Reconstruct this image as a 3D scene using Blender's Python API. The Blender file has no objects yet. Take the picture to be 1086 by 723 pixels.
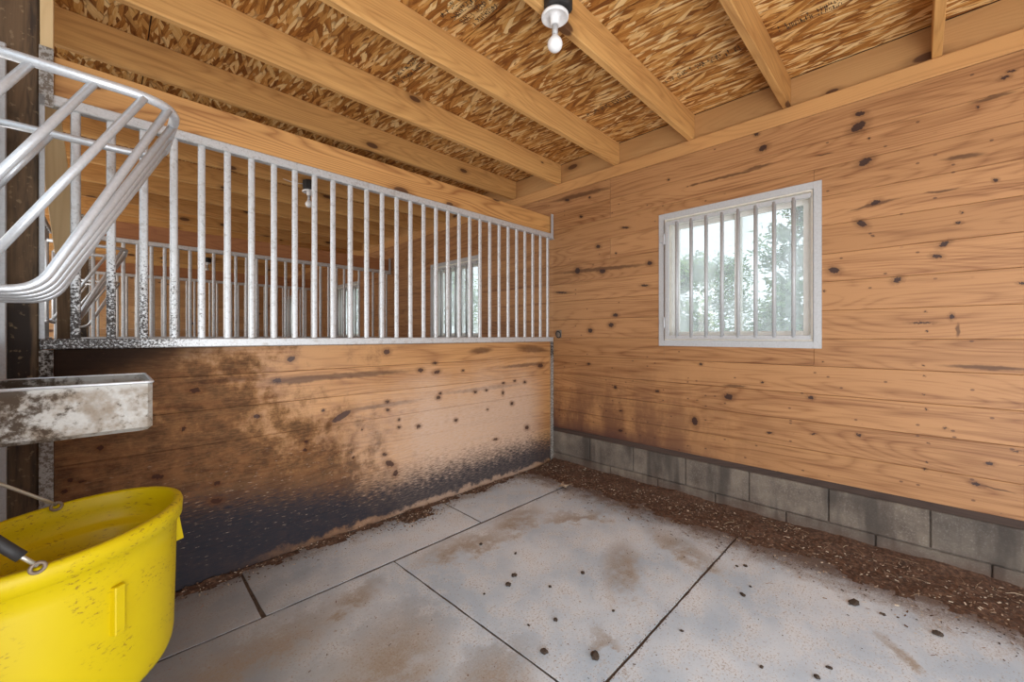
import bpy, math, random
from mathutils import Vector, Matrix

scene = bpy.context.scene
col = scene.collection

# ------------------------------------------------------------------ camera, world, lights, exposure
cam_d = bpy.data.cameras.new('camera')
cam = bpy.data.objects.new('camera', cam_d)
col.objects.link(cam)
cam.location = (0, 0, 1.2)
cam.rotation_euler = (math.radians(90), 0, math.radians(-45))
cam_d.sensor_width = 36.0
cam_d.lens = 430.0 / 1086.0 * 36.0
cam_d.shift_y = -5.5 / 1086.0
cam_d.clip_start = 0.02
scene.camera = cam

vs = scene.view_settings
scene.display_settings.display_device = 'sRGB'
vs.view_transform = 'Standard'
vs.look = 'None'
vs.gamma = 1.0
vs.use_curve_mapping = False
vs.exposure = 1.0
scene.cycles.max_bounces = 10
scene.cycles.diffuse_bounces = 7
scene.cycles.transparent_max_bounces = 16
scene.cycles.use_denoising = True
scene.cycles.caustics_reflective = False
scene.cycles.caustics_refractive = False

world = bpy.data.worlds.new('daylight')
scene.world = world
world.use_nodes = True
bg = world.node_tree.nodes['Background']
bg.inputs['Color'].default_value = (0.82, 0.91, 1.0, 1)
bg.inputs['Strength'].default_value = 0.85


def area_light(name, loc, target, sx, sy, energy, color):
    d = bpy.data.lights.new(name, 'AREA')
    d.shape = 'RECTANGLE'; d.size = sx; d.size_y = sy; d.energy = energy; d.color = color
    o = bpy.data.objects.new(name, d); col.objects.link(o)
    o.location = loc
    o.rotation_euler = (Vector(target) - Vector(loc)).to_track_quat('-Z', 'Y').to_euler()
    return o


# daylight falling in from the open stall door behind the camera
area_light('doorway_daylight', (-0.8, -1.25, 1.7), (1.7, 1.4, 1.1), 2.0, 2.0, 23, (0.92, 0.96, 1.0))
# added area light behind the camera, brightens ceiling and joist undersides
area_light('ceiling_fill', (0.55, -0.95, 0.2), (1.6, 0.8, 2.8), 2.6, 1.5, 50, (0.96, 0.97, 1.0))
# added area light in the aisle, brightens the neighbouring stalls
area_light('aisle_fill', (-2.4, 6.5, 1.3), (1.4, 6.2, 2.3), 7.0, 2.2, 90, (1.0, 0.97, 0.92))
sun_d = bpy.data.lights.new('sun', 'SUN'); sun_d.energy = 1.3; sun_d.angle = math.radians(3); sun_d.color = (1, .96, .9)
sun = bpy.data.objects.new('sun', sun_d); col.objects.link(sun)
sun.rotation_euler = (0, math.radians(-14), math.radians(20))

R_ = random.Random(7)
PI = math.pi


# ------------------------------------------------------------------ node helpers
class NT:
    def __init__(s, name, rough=0.6, metal=0.0):
        s.m = bpy.data.materials.new(name); s.m.use_nodes = True
        s.t = s.m.node_tree; s.n = s.t.nodes; s.l = s.t.links
        s.b = s.n['Principled BSDF']
        s.b.inputs['Roughness'].default_value = rough
        s.b.inputs['Metallic'].default_value = metal
        s._tc = None

    def put(s, sock, v):
        if v is None: return
        if hasattr(v, 'is_linked') or isinstance(v, bpy.types.NodeSocket): s.l.new(v, sock)
        else:
            if hasattr(sock.default_value, '__len__') and len(sock.default_value) == 4 and len(v) == 3: v = (*v, 1)
            sock.default_value = v

    def obj(s):
        if s._tc is None: s._tc = s.n.new('ShaderNodeTexCoord').outputs['Object']
        return s._tc

    def math(s, op, a, b=None, c=None, clamp=False):
        n = s.n.new('ShaderNodeMath'); n.operation = op; n.use_clamp = clamp
        s.put(n.inputs[0], a); s.put(n.inputs[1], b); s.put(n.inputs[2], c)
        return n.outputs[0]

    def vec(s, op, a, b=None):
        n = s.n.new('ShaderNodeVectorMath'); n.operation = op
        s.put(n.inputs[0], a)
        if b is not None: s.put(n.inputs[1], b)
        return n.outputs['Value'] if op in ('LENGTH', 'DOT_PRODUCT') else n.outputs[0]

    def sep(s, v):
        n = s.n.new('ShaderNodeSeparateXYZ'); s.put(n.inputs[0], v); return n.outputs

    def comb(s, x, y, z):
        n = s.n.new('ShaderNodeCombineXYZ'); s.put(n.inputs[0], x); s.put(n.inputs[1], y); s.put(n.inputs[2], z)
        return n.outputs[0]

    def noise(s, v, scale=1.0, detail=2.0, rough=0.5, dist=0.0, dim='3D'):
        n = s.n.new('ShaderNodeTexNoise'); n.noise_dimensions = dim
        s.put(n.inputs['Vector'], v)
        n.inputs['Scale'].default_value = scale; n.inputs['Detail'].default_value = detail
        n.inputs['Roughness'].default_value = rough; n.inputs['Distortion'].default_value = dist
        return n.outputs['Fac']

    def voro(s, v, scale=1.0, dim='3D', rnd=1.0, feature='F1'):
        n = s.n.new('ShaderNodeTexVoronoi'); n.voronoi_dimensions = dim; n.feature = feature
        s.put(n.inputs['Vector'], v); n.inputs['Scale'].default_value = scale
        n.inputs['Randomness'].default_value = rnd
        return n.outputs

    def step(s, v, lo, hi, a=0.0, b=1.0):
        n = s.n.new('ShaderNodeMapRange'); n.interpolation_type = 'SMOOTHSTEP'
        s.put(n.inputs['Value'], v)
        n.inputs['From Min'].default_value = lo; n.inputs['From Max'].default_value = hi
        n.inputs['To Min'].default_value = a; n.inputs['To Max'].default_value = b
        return n.outputs['Result']

    def mix(s, f, a, b, mode='MIX'):
        n = s.n.new('ShaderNodeMix'); n.data_type = 'RGBA'; n.blend_type = mode; n.clamp_factor = True
        s.put(n.inputs[0], f); s.put(n.inputs[6], a); s.put(n.inputs[7], b)
        return n.outputs[2]

    def ramp(s, f, stops):
        n = s.n.new('ShaderNodeValToRGB'); s.put(n.inputs[0], f)
        e = n.color_ramp.elements
        while len(e) < len(stops): e.new(0.5)
        for i, (p, c) in enumerate(stops):
            e[i].position = p; e[i].color = (*c, 1)
        return n.outputs[0]

    def attr(s, name):
        n = s.n.new('ShaderNodeAttribute'); n.attribute_type = 'GEOMETRY'; n.attribute_name = name
        return n.outputs['Fac']

    def orand(s):
        return s.n.new('ShaderNodeObjectInfo').outputs['Random']

    def bump(s, h, strength=0.3, dist=0.01):
        n = s.n.new('ShaderNodeBump'); n.inputs['Strength'].default_value = strength
        n.inputs['Distance'].default_value = dist
        s.put(n.inputs['Height'], h); s.l.new(n.outputs[0], s.b.inputs['Normal'])

    def done(s, color, rough=None):
        s.put(s.b.inputs['Base Color'], color)
        if rough is not None: s.put(s.b.inputs['Roughness'], rough)
        return s.m


def ell(N, a, c, items, grow=1.0):
    """nearest normalised distance to a list of ellipses (along, cross, half length, half height, tilt)"""
    p = N.comb(a, c, 0.0)
    cur = None
    for (u, v, ru, rv, t) in items:
        mp = N.n.new('ShaderNodeMapping'); mp.vector_type = 'TEXTURE'
        if cur is not None:            # evaluate one ellipse after the other
            q = N.n.new('ShaderNodeVectorMath'); q.operation = 'MULTIPLY_ADD'
            N.l.new(cur, q.inputs[0]); q.inputs[1].default_value = (1e-8, 1e-8, 1e-8); N.l.new(p, q.inputs[2])
            N.l.new(q.outputs[0], mp.inputs['Vector'])
        else:
            N.l.new(p, mp.inputs['Vector'])
        mp.inputs['Location'].default_value = (u, v, 0)
        mp.inputs['Rotation'].default_value = (0, 0, t)
        mp.inputs['Scale'].default_value = (ru * grow, rv * grow, 1)
        d = N.vec('LENGTH', mp.outputs[0])
        cur = d if cur is None else N.math('MINIMUM', cur, d)
    return cur


def wood(name, axis, dark, light, ring=0.45, fibre=0.4, knots=None, streaks=None, rk=0.0, extra=None,
         rough=0.55, board=0.22, cross=None, kcol=(0.030, 0.012, 0.010), spec=0.4, bump=0.25):
    N = NT(name, rough)
    N.b.inputs['Specular IOR Level'].default_value = spec
    P = N.sep(N.obj())
    ia = 'XYZ'.index(axis); oth = [i for i in range(3) if i != ia]
    rnd = N.math('ADD', N.math('MULTIPLY', N.attr('rnd'), 31.7), N.math('MULTIPLY', N.orand(), 17.3))
    a = P[ia]
    ar = N.math('ADD', a, rnd)
    b = N.math('ADD', P[oth[0]], rnd); c = N.math('ADD', P[oth[1]], rnd)
    g1 = N.comb(N.math('MULTIPLY', ar, 0.55), N.math('MULTIPLY', b, 4.6), N.math('MULTIPLY', c, 4.6))
    n1 = N.noise(g1, 1.0, 1.5, 0.45)
    rings = N.math('MULTIPLY', N.math('PINGPONG', N.math('MULTIPLY', n1, 24.0), 0.5), 2.0)
    rings = N.math('POWER', rings, 2.2)
    g2 = N.comb(N.math('MULTIPLY', ar, 3.2), N.math('MULTIPLY', b, 95.0), N.math('MULTIPLY', c, 95.0))
    fib = N.noise(g2, 1.0, 3.0, 0.65)
    g4 = N.comb(N.math('MULTIPLY', ar, 0.8), N.math('MULTIPLY', b, 30.0), N.math('MULTIPLY', c, 30.0))
    fib = N.math('ADD', N.math('MULTIPLY', fib, 0.6), N.math('MULTIPLY', N.noise(g4, 1.0, 3.0, 0.6), 0.55))
    fib = N.math('SUBTRACT', fib, 0.075)
    g3 = N.comb(N.math('MULTIPLY', ar, 0.7), N.math('MULTIPLY', b, 2.5), N.math('MULTIPLY', c, 2.5))
    tone = N.noise(g3, 1.0, 2.0, 0.5)
    f = N.math('ADD', N.math('MULTIPLY', rings, ring), N.math('MULTIPLY', N.math('SUBTRACT', fib, 0.5), fibre * 2.2))
    f = N.math('ADD', f, N.math('MULTIPLY', N.math('SUBTRACT', tone, 0.42), 1.1), clamp=True)
    colr = N.mix(f, light, dark)
    wn = N.n.new('ShaderNodeTexWhiteNoise'); wn.noise_dimensions = '1D'; N.l.new(rnd, wn.inputs['W'])
    bv = N.math('ADD', N.math('MULTIPLY', wn.outputs['Value'], board), 1.0 - board * 0.55)
    colr = N.mix(1.0, colr, N.comb(bv, N.math('POWER', bv, 1.15), N.math('POWER', bv, 1.35)), 'MULTIPLY')
    cr = P[oth[1]] if cross is None else P['XYZ'.index(cross)]
    wob = N.math('MULTIPLY', N.math('SUBTRACT', N.noise(N.obj(), 22.0, 2.0), 0.5), 0.02)
    if streaks:
        d = ell(N, N.math('ADD', a, wob), N.math('ADD', cr, wob), streaks)
        colr = N.mix(N.math('MULTIPLY', N.step(d, 1.15, 0.45), 0.75), colr, [x * .34 for x in dark])
    if rk > 0:
        kv = N.comb(N.math('MULTIPLY', ar, 2.2), N.math('MULTIPLY', N.math('ADD', b, c), 5.5), 0.0)
        vo = N.voro(kv, 1.0, '2D')
        cs = N.sep(vo['Color'])
        rad = N.math('MULTIPLY', N.step(cs[0], 1.0 - rk, 1.0), 0.13)
        q = N.math('DIVIDE', vo['Distance'], N.math('MAXIMUM', rad, 0.001))
        colr = N.mix(N.math('MULTIPLY', N.step(q, 2.4, 1.0), 0.4), colr, [x * .6 for x in dark])
        colr = N.mix(N.math('MULTIPLY', N.step(q, 1.1, 0.75), 0.9), colr, (0.085, 0.034, 0.016))
    rg = None
    if extra: colr = extra(N, P, colr, f)
    if knots:
        wk = N.math('MULTIPLY', N.math('SUBTRACT', N.noise(N.obj(), 75.0, 3.0, 0.65), 0.5), 0.026)
        d = ell(N, N.math('ADD', a, wk), N.math('ADD', cr, wk), knots)
        colr = N.mix(N.math('MULTIPLY', N.step(d, 2.6, 1.0), 0.45), colr, [x * .55 for x in dark])
        colr = N.mix(N.math('MULTIPLY', N.step(d, 1.08, 0.86), 0.92), colr, kcol)
    if bump: N.bump(fib, bump, 0.002)
    return N.done(colr)


# ------------------------------------------------------------------ knots and streaks of the two near walls (metres on the wall)
KR= [(0.227, 2.449, 0.022, 0.012, 0.14), (0.236, 2.38, 0.034, 0.022, 2.63), (0.19, 2.299, 0.005, 0.005, 0.2), (0.208, 2.173, 0.029, 0.019, 2.71), (-0.292, 2.42, 0.014, 0.008, 0.0), (-0.311, 2.44, 0.013, 0.005, 0.08), (-0.208, 2.314, 0.005, 0.005, 0.38), (-0.264, 1.942, 0.009, 0.007, 0.32), (0.405, 2.578, 0.004, 0.004, 0.46), (0.164, 1.935, 0.021, 0.012, 2.9), (0.222, 1.831, 0.026, 0.014, 0.76), (0.175, 1.753, 0.005, 0.004, 0.2), (-0.155, 1.812, 0.005, 0.005, 0.2), (-0.146, 1.762, 0.01, 0.006, 0.0), (-0.096, 1.665, 0.019, 0.01, 2.54), (-0.07, 1.606, 0.017, 0.01, 0.23), (0.344, 1.582, 0.024, 0.017, 0.3), (0.076, 1.501, 0.019, 0.013, 2.54), (-0.343, 1.443, 0.011, 0.005, 0.09), (0.39, 1.465, 0.006, 0.005, 0.17), (-0.016, 1.268, 0.035, 0.005, 0.0), (-0.121, 1.296, 0.008, 0.013, 0.0), (-0.029, 1.325, 0.005, 0.003, 0.2), (-0.034, 1.225, 0.004, 0.004, 0.0), (0.454, 0.827, 0.014, 0.011, 3.07), (0.233, 0.641, 0.011, 0.008, 2.96), (-0.099, 0.733, 0.006, 0.005, 2.98), (-0.246, 0.586, 0.012, 0.006, 2.9), (-0.202, 0.476, 0.017, 0.008, 0.17), (-0.325, 0.662, 0.009, 0.004, 2.92), (0.441, 0.612, 0.014, 0.005, 2.93), (0.397, 1.047, 0.004, 0.004, 0.0), (-0.021, 1.046, 0.004, 0.003, 0.0), (-0.024, 0.992, 0.004, 0.003, 0.0), (-0.024, 0.895, 0.004, 0.003, 0.0), (-0.031, 0.82, 0.004, 0.004, 2.82), (-0.04, 0.646, 0.004, 0.003, 0.0), (-0.032, 0.547, 0.004, 0.003, 2.82), (-0.027, 0.509, 0.007, 0.005, 2.86), (0.706, 2.413, 0.024, 0.018, 2.85), (0.742, 2.515, 0.013, 0.011, 0.32), (1.33, 2.379, 0.009, 0.007, 0.22), (1.948, 1.97, 0.022, 0.014, 0.18), (1.905, 1.752, 0.03, 0.019, 0.1), (1.48, 1.768, 0.021, 0.015, 0.14), (2.166, 1.786, 0.028, 0.027, 0.14), (1.692, 2.086, 0.031, 0.007, 0.2), (2.035, 2.415, 0.011, 0.008, 0.18), (2.281, 2.449, 0.026, 0.012, 0.24), (2.126, 2.265, 0.016, 0.01, 0.19), (1.775, 1.888, 0.008, 0.007, 0.24), (2.348, 1.603, 0.07, 0.008, 0.09), (1.519, 1.596, 0.032, 0.008, 0.09), (1.781, 1.373, 0.024, 0.014, 0.04), (1.822, 1.291, 0.025, 0.018, 0.0), (2.029, 1.246, 0.023, 0.019, 0.0), (2.046, 0.953, 0.015, 0.009, 3.08), (1.093, 0.998, 0.012, 0.008, 3.06), (0.709, 0.899, 0.009, 0.006, 3.03), (0.91, 0.785, 0.027, 0.019, 3.03), (1.137, 0.585, 0.021, 0.031, 3.0), (1.419, 0.774, 0.016, 0.01, 3.02), (1.781, 0.77, 0.014, 0.014, 3.07), (1.731, 0.582, 0.015, 0.007, 3.01), (1.735, 0.417, 0.019, 0.01, 2.98), (0.668, 0.58, 0.015, 0.007, 3.01)]
SR= [(-0.25, 2.342, 0.081, 0.011, 0.0), (0.39, 2.272, 0.049, 0.005, 0.04), (-0.16, 2.087, 0.082, 0.015, 0.1), (-0.142, 1.229, 0.008, 0.041, 0.0), (-0.088, 1.936, 0.079, 0.007, 0.05), (0.173, 1.925, 0.125, 0.01, 3.01), (-0.269, 0.469, 0.069, 0.005, 0.12), (-0.343, 0.597, 0.016, 0.003, 2.88), (-0.23, 1.047, 0.164, 0.013, 0.02), (0.742, 2.299, 0.104, 0.012, 0.01), (0.91, 2.29, 0.245, 0.011, 0.01), (1.137, 2.291, 0.043, 0.011, 0.05), (1.926, 1.773, 0.513, 0.02, 0.03), (2.149, 2.462, 0.338, 0.027, 0.04), (0.87, 0.862, 0.084, 0.011, 3.13)]
KL= [(0.722, 1.071, 0.021, 0.014, 0.34), (0.655, 0.957, 0.023, 0.012, 3.1), (0.303, 0.938, 0.022, 0.012, 3.05), (0.559, 0.777, 0.017, 0.011, 3.02), (0.257, 0.76, 0.008, 0.01, 3.02), (-0.02, 0.723, 0.01, 0.01, 2.94), (-0.106, 0.607, 0.009, 0.009, 2.92), (-0.073, 0.594, 0.014, 0.005, 0.0), (-0.121, 0.567, 0.009, 0.008, 2.78), (0.165, 0.557, 0.023, 0.01, 2.88), (0.383, 0.383, 0.024, 0.014, 2.89), (0.386, 0.468, 0.014, 0.01, 2.84), (0.803, 0.599, 0.01, 0.007, 2.94), (0.797, 0.553, 0.012, 0.01, 2.9), (1.296, 1.095, 0.022, 0.017, 0.0), (1.552, 0.96, 0.024, 0.013, 3.1), (1.687, 0.939, 0.026, 0.013, 0.15), (1.671, 1.004, 0.018, 0.009, 3.09), (1.925, 0.934, 0.013, 0.008, 3.06), (0.896, 0.763, 0.01, 0.008, 3.04), (1.002, 0.715, 0.063, 0.019, 0.44), (1.3, 0.769, 0.016, 0.01, 3.02), (1.303, 0.715, 0.015, 0.009, 3.01), (1.385, 0.638, 0.009, 0.009, 3.03), (1.385, 0.589, 0.013, 0.009, 2.99), (1.535, 0.571, 0.017, 0.011, 2.97), (1.129, 0.615, 0.006, 0.007, 2.98), (1.717, 0.78, 0.013, 0.009, 2.99), (1.701, 0.753, 0.018, 0.013, 3.03), (1.858, 0.565, 0.015, 0.012, 3.01), (2.046, 0.759, 0.016, 0.01, 3.02), (2.164, 0.762, 0.014, 0.008, 3.07), (2.353, 0.805, 0.015, 0.009, 3.08), (2.347, 0.723, 0.012, 0.017, 3.06), (2.487, 0.812, 0.016, 0.009, 3.08), (2.615, 0.791, 0.017, 0.011, 3.02), (2.455, 0.62, 0.019, 0.014, 3.04), (2.175, 0.605, 0.011, 0.008, 3.05), (2.642, 0.385, 0.024, 0.018, 2.98), (1.281, 0.427, 0.017, 0.012, 2.97), (1.318, 0.36, 0.035, 0.017, 2.56), (1.074, 0.451, 0.007, 0.006, 3.0), (0.8, 0.601, 0.01, 0.007, 2.94), (0.799, 0.552, 0.012, 0.008, 2.98), (1.36, 0.286, 0.017, 0.021, 2.91), (2.264, 0.349, 0.023, 0.008, 2.97), (2.825, 0.925, 0.037, 0.019, 3.09)]
SL= [(1.3, 0.748, 0.296, 0.017, 0.01), (1.042, 0.959, 0.513, 0.021, 0.0), (2.728, 1.079, 0.24, 0.038, 3.07), (2.625, 0.942, 0.36, 0.019, 0.02), (2.108, 1.083, 0.14, 0.029, 0.04), (2.164, 0.777, 0.491, 0.019, 0.0), (0.762, 0.949, 0.171, 0.018, 0.02), (0.401, 0.977, 0.206, 0.013, 0.01)]

# ------------------------------------------------------------------ materials
def right_extra(N, P, colr, f):
    y, z = P[1], P[2]
    n = N.noise(N.comb(N.math('MULTIPLY', y, 5.0), 3.0, N.math('MULTIPLY', z, 1.6)), 1.0, 4.0, 0.6)
    n2 = N.noise(N.obj(), 38.0, 3.0, 0.65)
    low = N.math('MULTIPLY', N.step(z, 1.15, 0.36), N.step(y, 0.3, 1.7))
    low = N.math('MULTIPLY', low, N.step(y, 2.9, 2.6))
    m = N.math('MULTIPLY', low, N.step(N.math('ADD', n, N.math('MULTIPLY', n2, 0.3)), 0.47, 0.76))
    colr = N.mix(N.math('MULTIPLY', m, 0.85), colr, (0.13, 0.055, 0.030))
    vo = N.voro(N.comb(N.math('MULTIPLY', y, 16.0), N.math('MULTIPLY', z, 24.0), 0.0), 1.0, '2D')
    vc = N.sep(vo['Color'])
    dots = N.math('MULTIPLY', N.step(vo['Distance'], 0.16, 0.08), N.step(N.math('ADD', vc[0], N.math('MULTIPLY', N.step(z, 1.2, 0.6), 0.08)), 0.955, 0.975))
    colr = N.mix(N.math('MULTIPLY', dots, 0.7), colr, (0.07, 0.03, 0.02))
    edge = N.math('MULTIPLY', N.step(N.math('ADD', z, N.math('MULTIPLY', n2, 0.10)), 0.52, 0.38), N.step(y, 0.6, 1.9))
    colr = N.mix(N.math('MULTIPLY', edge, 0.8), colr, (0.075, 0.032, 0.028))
    speck = N.math('MULTIPLY', N.step(n2, 0.66, 0.74), N.step(z, 1.2, 0.5))
    return N.mix(N.math('MULTIPLY', speck, 0.5), colr, (0.14, 0.07, 0.04))


def left_extra(N, P, colr, f):
    x, z = P[0], P[2]
    big = N.noise(N.obj(), 2.6, 6.0, 0.68)
    mid = N.noise(N.obj(), 11.0, 6.0, 0.72)
    fine = N.noise(N.comb(N.math('MULTIPLY', x, 24.0), 0.0, N.math('MULTIPLY', z, 150.0)), 1.0, 3.0, 0.65)
    # rubbed middle, lightened further to paint in the window's sheen
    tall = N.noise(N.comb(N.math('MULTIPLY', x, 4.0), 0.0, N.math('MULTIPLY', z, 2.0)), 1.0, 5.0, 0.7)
    wear_sheen = N.math('MULTIPLY', N.step(N.math('ADD', z, N.math('MULTIPLY', N.math('SUBTRACT', big, 0.5), 0.5)), 1.12, 0.55), N.step(N.math('ADD', x, N.math('MULTIPLY', N.math('SUBTRACT', tall, 0.5), 0.9)), 0.75, 1.75))
    wear_sheen = N.math('MULTIPLY', wear_sheen, N.step(x, 2.95, 2.6))
    wear_sheen = N.math('MULTIPLY', wear_sheen, N.step(fine, 0.30, 0.62, 0.55, 0.95))
    colr = N.mix(wear_sheen, colr, (0.62, 0.44, 0.325))
    # grime on the left end
    g = N.math('ADD', N.math('MULTIPLY', big, 1.1), N.math('MULTIPLY', mid, 0.75))
    g = N.math('SUBTRACT', g, N.math('MULTIPLY', x, 0.42))
    g = N.math('ADD', g, N.math('MULTIPLY', N.step(z, 0.85, 0.30), 0.26))
    grime = N.math('MULTIPLY', N.step(g, 0.48, 0.82), N.step(x, 1.9, 1.0))
    grime = N.math('MULTIPLY', grime, N.step(fine, 0.25, 0.60, 0.72, 1.0))
    gc = N.mix(N.step(mid, 0.36, 0.62), (0.175, 0.078, 0.034), (0.048, 0.023, 0.015))
    colr = N.mix(N.math('MULTIPLY', grime, 0.84), colr, gc)
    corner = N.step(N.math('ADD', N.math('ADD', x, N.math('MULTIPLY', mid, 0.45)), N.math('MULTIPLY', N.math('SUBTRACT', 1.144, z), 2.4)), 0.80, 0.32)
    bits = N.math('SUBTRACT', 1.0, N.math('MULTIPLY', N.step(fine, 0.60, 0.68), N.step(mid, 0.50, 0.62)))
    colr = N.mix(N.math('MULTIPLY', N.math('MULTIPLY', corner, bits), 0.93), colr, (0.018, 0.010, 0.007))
    # black rub band along the bottom
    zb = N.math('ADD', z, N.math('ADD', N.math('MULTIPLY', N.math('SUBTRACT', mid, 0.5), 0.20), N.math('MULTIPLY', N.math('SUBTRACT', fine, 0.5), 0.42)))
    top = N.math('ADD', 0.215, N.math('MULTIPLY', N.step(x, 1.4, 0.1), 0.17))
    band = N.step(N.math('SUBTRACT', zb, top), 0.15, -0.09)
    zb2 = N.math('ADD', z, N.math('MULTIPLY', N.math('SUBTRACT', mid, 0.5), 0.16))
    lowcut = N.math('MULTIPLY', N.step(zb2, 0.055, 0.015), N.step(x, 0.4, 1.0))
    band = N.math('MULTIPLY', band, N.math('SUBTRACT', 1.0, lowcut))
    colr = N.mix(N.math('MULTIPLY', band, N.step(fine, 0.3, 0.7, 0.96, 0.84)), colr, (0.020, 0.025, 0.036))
    colr = N.mix(N.math('MULTIPLY', lowcut, 0.5), colr, (0.20, 0.13, 0.095))
    # pale chewed flecks
    dull = N.math('MAXIMUM', N.math('MAXIMUM', grime, corner), band)
    N.put(N.b.inputs['Roughness'], N.step(dull, 0.1, 0.9, 0.42, 0.75))
    N.put(N.b.inputs['Specular IOR Level'], N.step(dull, 0.1, 0.9, 0.5, 0.12))
    fl = N.math('MULTIPLY', N.step(fine, 0.61, 0.70), N.math('MULTIPLY', N.step(z, 0.72, 0.45), N.step(z, 0.02, 0.2)))
    fl = N.math('MULTIPLY', fl, N.step(x, 2.6, 2.0))
    colr = N.mix(N.math('MULTIPLY', fl, 0.55), colr, (0.60, 0.47, 0.37))
    return colr


W_RIGHT = wood('pine_boards_window_wall', 'Y', (0.185, 0.068, 0.023), (0.430, 0.215, 0.088), 0.42, 1.25, KR, SR, 0.0, right_extra, 0.5, 0.16, cross='Z', spec=0.35)
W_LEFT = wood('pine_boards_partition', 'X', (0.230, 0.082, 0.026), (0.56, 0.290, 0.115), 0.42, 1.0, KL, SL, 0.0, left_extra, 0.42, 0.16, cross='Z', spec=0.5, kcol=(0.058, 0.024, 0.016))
W_BOARD_X = wood('pine_boards_far', 'X', (0.34, 0.16, 0.06), (0.62, 0.35, 0.155), 0.35, 0.4, rk=0.25)
W_BOARD_Y = wood('pine_boards_front', 'Y', (0.30, 0.135, 0.05), (0.52, 0.28, 0.125), 0.35, 0.4, rk=0.25)
W_JOIST = wood('joist_lumber', 'X', (0.33, 0.145, 0.042), (0.65, 0.365, 0.130), 0.34, 0.7, rk=0.42, board=0.14, rough=0.6, spec=0.3)
W_HEADER = wood('header_lumber', 'X', (0.27, 0.100, 0.028), (0.64, 0.335, 0.115), 0.62, 0.5, rk=0.3, board=0.08)
W_HEADER2 = wood('far_header_lumber', 'X', (0.24, 0.085, 0.035), (0.42, 0.18, 0.07), 0.42, 0.3, rk=0.12, board=0.1)
W_PLATE = wood('plate_lumber', 'Y', (0.30, 0.125, 0.040), (0.53, 0.275, 0.100), 0.3, 0.4, rk=0.15, board=0.1)
W_RIM = wood('rim_lumber', 'Y', (0.32, 0.15, 0.052), (0.53, 0.30, 0.120), 0.2, 0.3, rk=0.45, board=0.1)
W_CLEAT = wood('cleat_lumber', 'Z', (0.55, 0.36, 0.16), (0.80, 0.60, 0.33), 0.2, 0.25, rk=0.1)


def post_extra(N, P, colr, f):
    n = N.noise(N.comb(N.math('MULTIPLY', P[0], 30.0), N.math('MULTIPLY', P[1], 30.0), N.math('MULTIPLY', P[2], 3.0)), 1.0, 4.0, 0.65)
    n2 = N.noise(N.obj(), 45.0, 2.0)
    colr = N.mix(N.step(n, 0.45, 0.70), colr, (0.045, 0.030, 0.020))
    low = N.math('MULTIPLY', N.step(N.math('ADD', P[2], N.math('MULTIPLY', n, 0.25)), 1.55, 1.40), N.step(P[2], 0.70, 0.95))
    low = N.math('MULTIPLY', low, N.step(N.math('ADD', P[0], N.math('MULTIPLY', n, 0.03)), -0.188, -0.200))
    colr = N.mix(N.math('MULTIPLY', low, 0.92), colr, (0.016, 0.011, 0.009))
    return N.mix(N.math('MULTIPLY', N.step(n2, 0.60, 0.70), 0.5), colr, (0.30, 0.21, 0.12))


W_POST = wood('old_post', 'Z', (0.060, 0.036, 0.020), (0.165, 0.102, 0.055), 0.4, 0.6, rk=0.0, extra=post_extra, rough=0.8)
W_DARK = wood('sill_board', 'Y', (0.028, 0.018, 0.014), (0.075, 0.047, 0.036), 0.3, 0.5, rough=0.85)


def metal(name, base=(0.66, 0.67, 0.67), dirt=0.0, met=0.45, rough=0.42, spots=0.35):
    N = NT(name, rough, met)
    P = N.sep(N.obj())
    w = N.vec('ADD', N.obj(), N.comb(N.math('MULTIPLY', N.orand(), 9.0), 0.0, 0.0))
    v = N.voro(w, 160.0)
    sp = N.sep(v['Color'])[0]
    n = N.noise(w, 60.0, 3.0, 0.6)
    c = N.mix(N.math('MULTIPLY', sp, 0.45), base, [x * .78 for x in base])
    c = N.mix(N.math('MULTIPLY', N.step(n, 0.56, 0.68), spots), c, (0.24, 0.22, 0.19))
    if dirt:
        c = dirt(N, P, c, n)
        if isinstance(c, tuple):
            c, k = c
            N.put(N.b.inputs['Metallic'], N.step(k, 0.0, 1.0, met, 0.0)); N.put(N.b.inputs['Roughness'], N.step(k, 0.0, 1.0, rough, 0.85)); N.put(N.b.inputs['Specular IOR Level'], N.step(k, 0.0, 1.0, 0.5, 0.1))
    N.bump(n, 0.08, 0.002)
    return N.done(c)


def grille_dirt(N, P, c, n):
    g = N.n.new('ShaderNodeNewGeometry').outputs['Position']
    G = N.sep(g)
    n2 = N.noise(g, 120.0, 5.0, 0.75)
    near = N.math('MULTIPLY', N.step(G[0], 0.50, -0.02), N.step(G[2], 1.72, 1.25))
    near = N.math('MULTIPLY', near, N.step(G[1], 2.7, 2.5))
    m = N.step(N.math('ADD', N.math('MULTIPLY', near, 0.21), n2), 0.62, 0.70)
    c = N.mix(N.math('MULTIPLY', m, 0.92), c, (0.035, 0.024, 0.018))
    n3 = N.noise(g, 26.0, 4.0, 0.7)
    return N.mix(N.math('MULTIPLY', N.math('MULTIPLY', N.step(n3, 0.52, 0.70), 0.45), N.math('SUBTRACT', 1.0, m)), c, (0.36, 0.32, 0.27)), m


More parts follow.
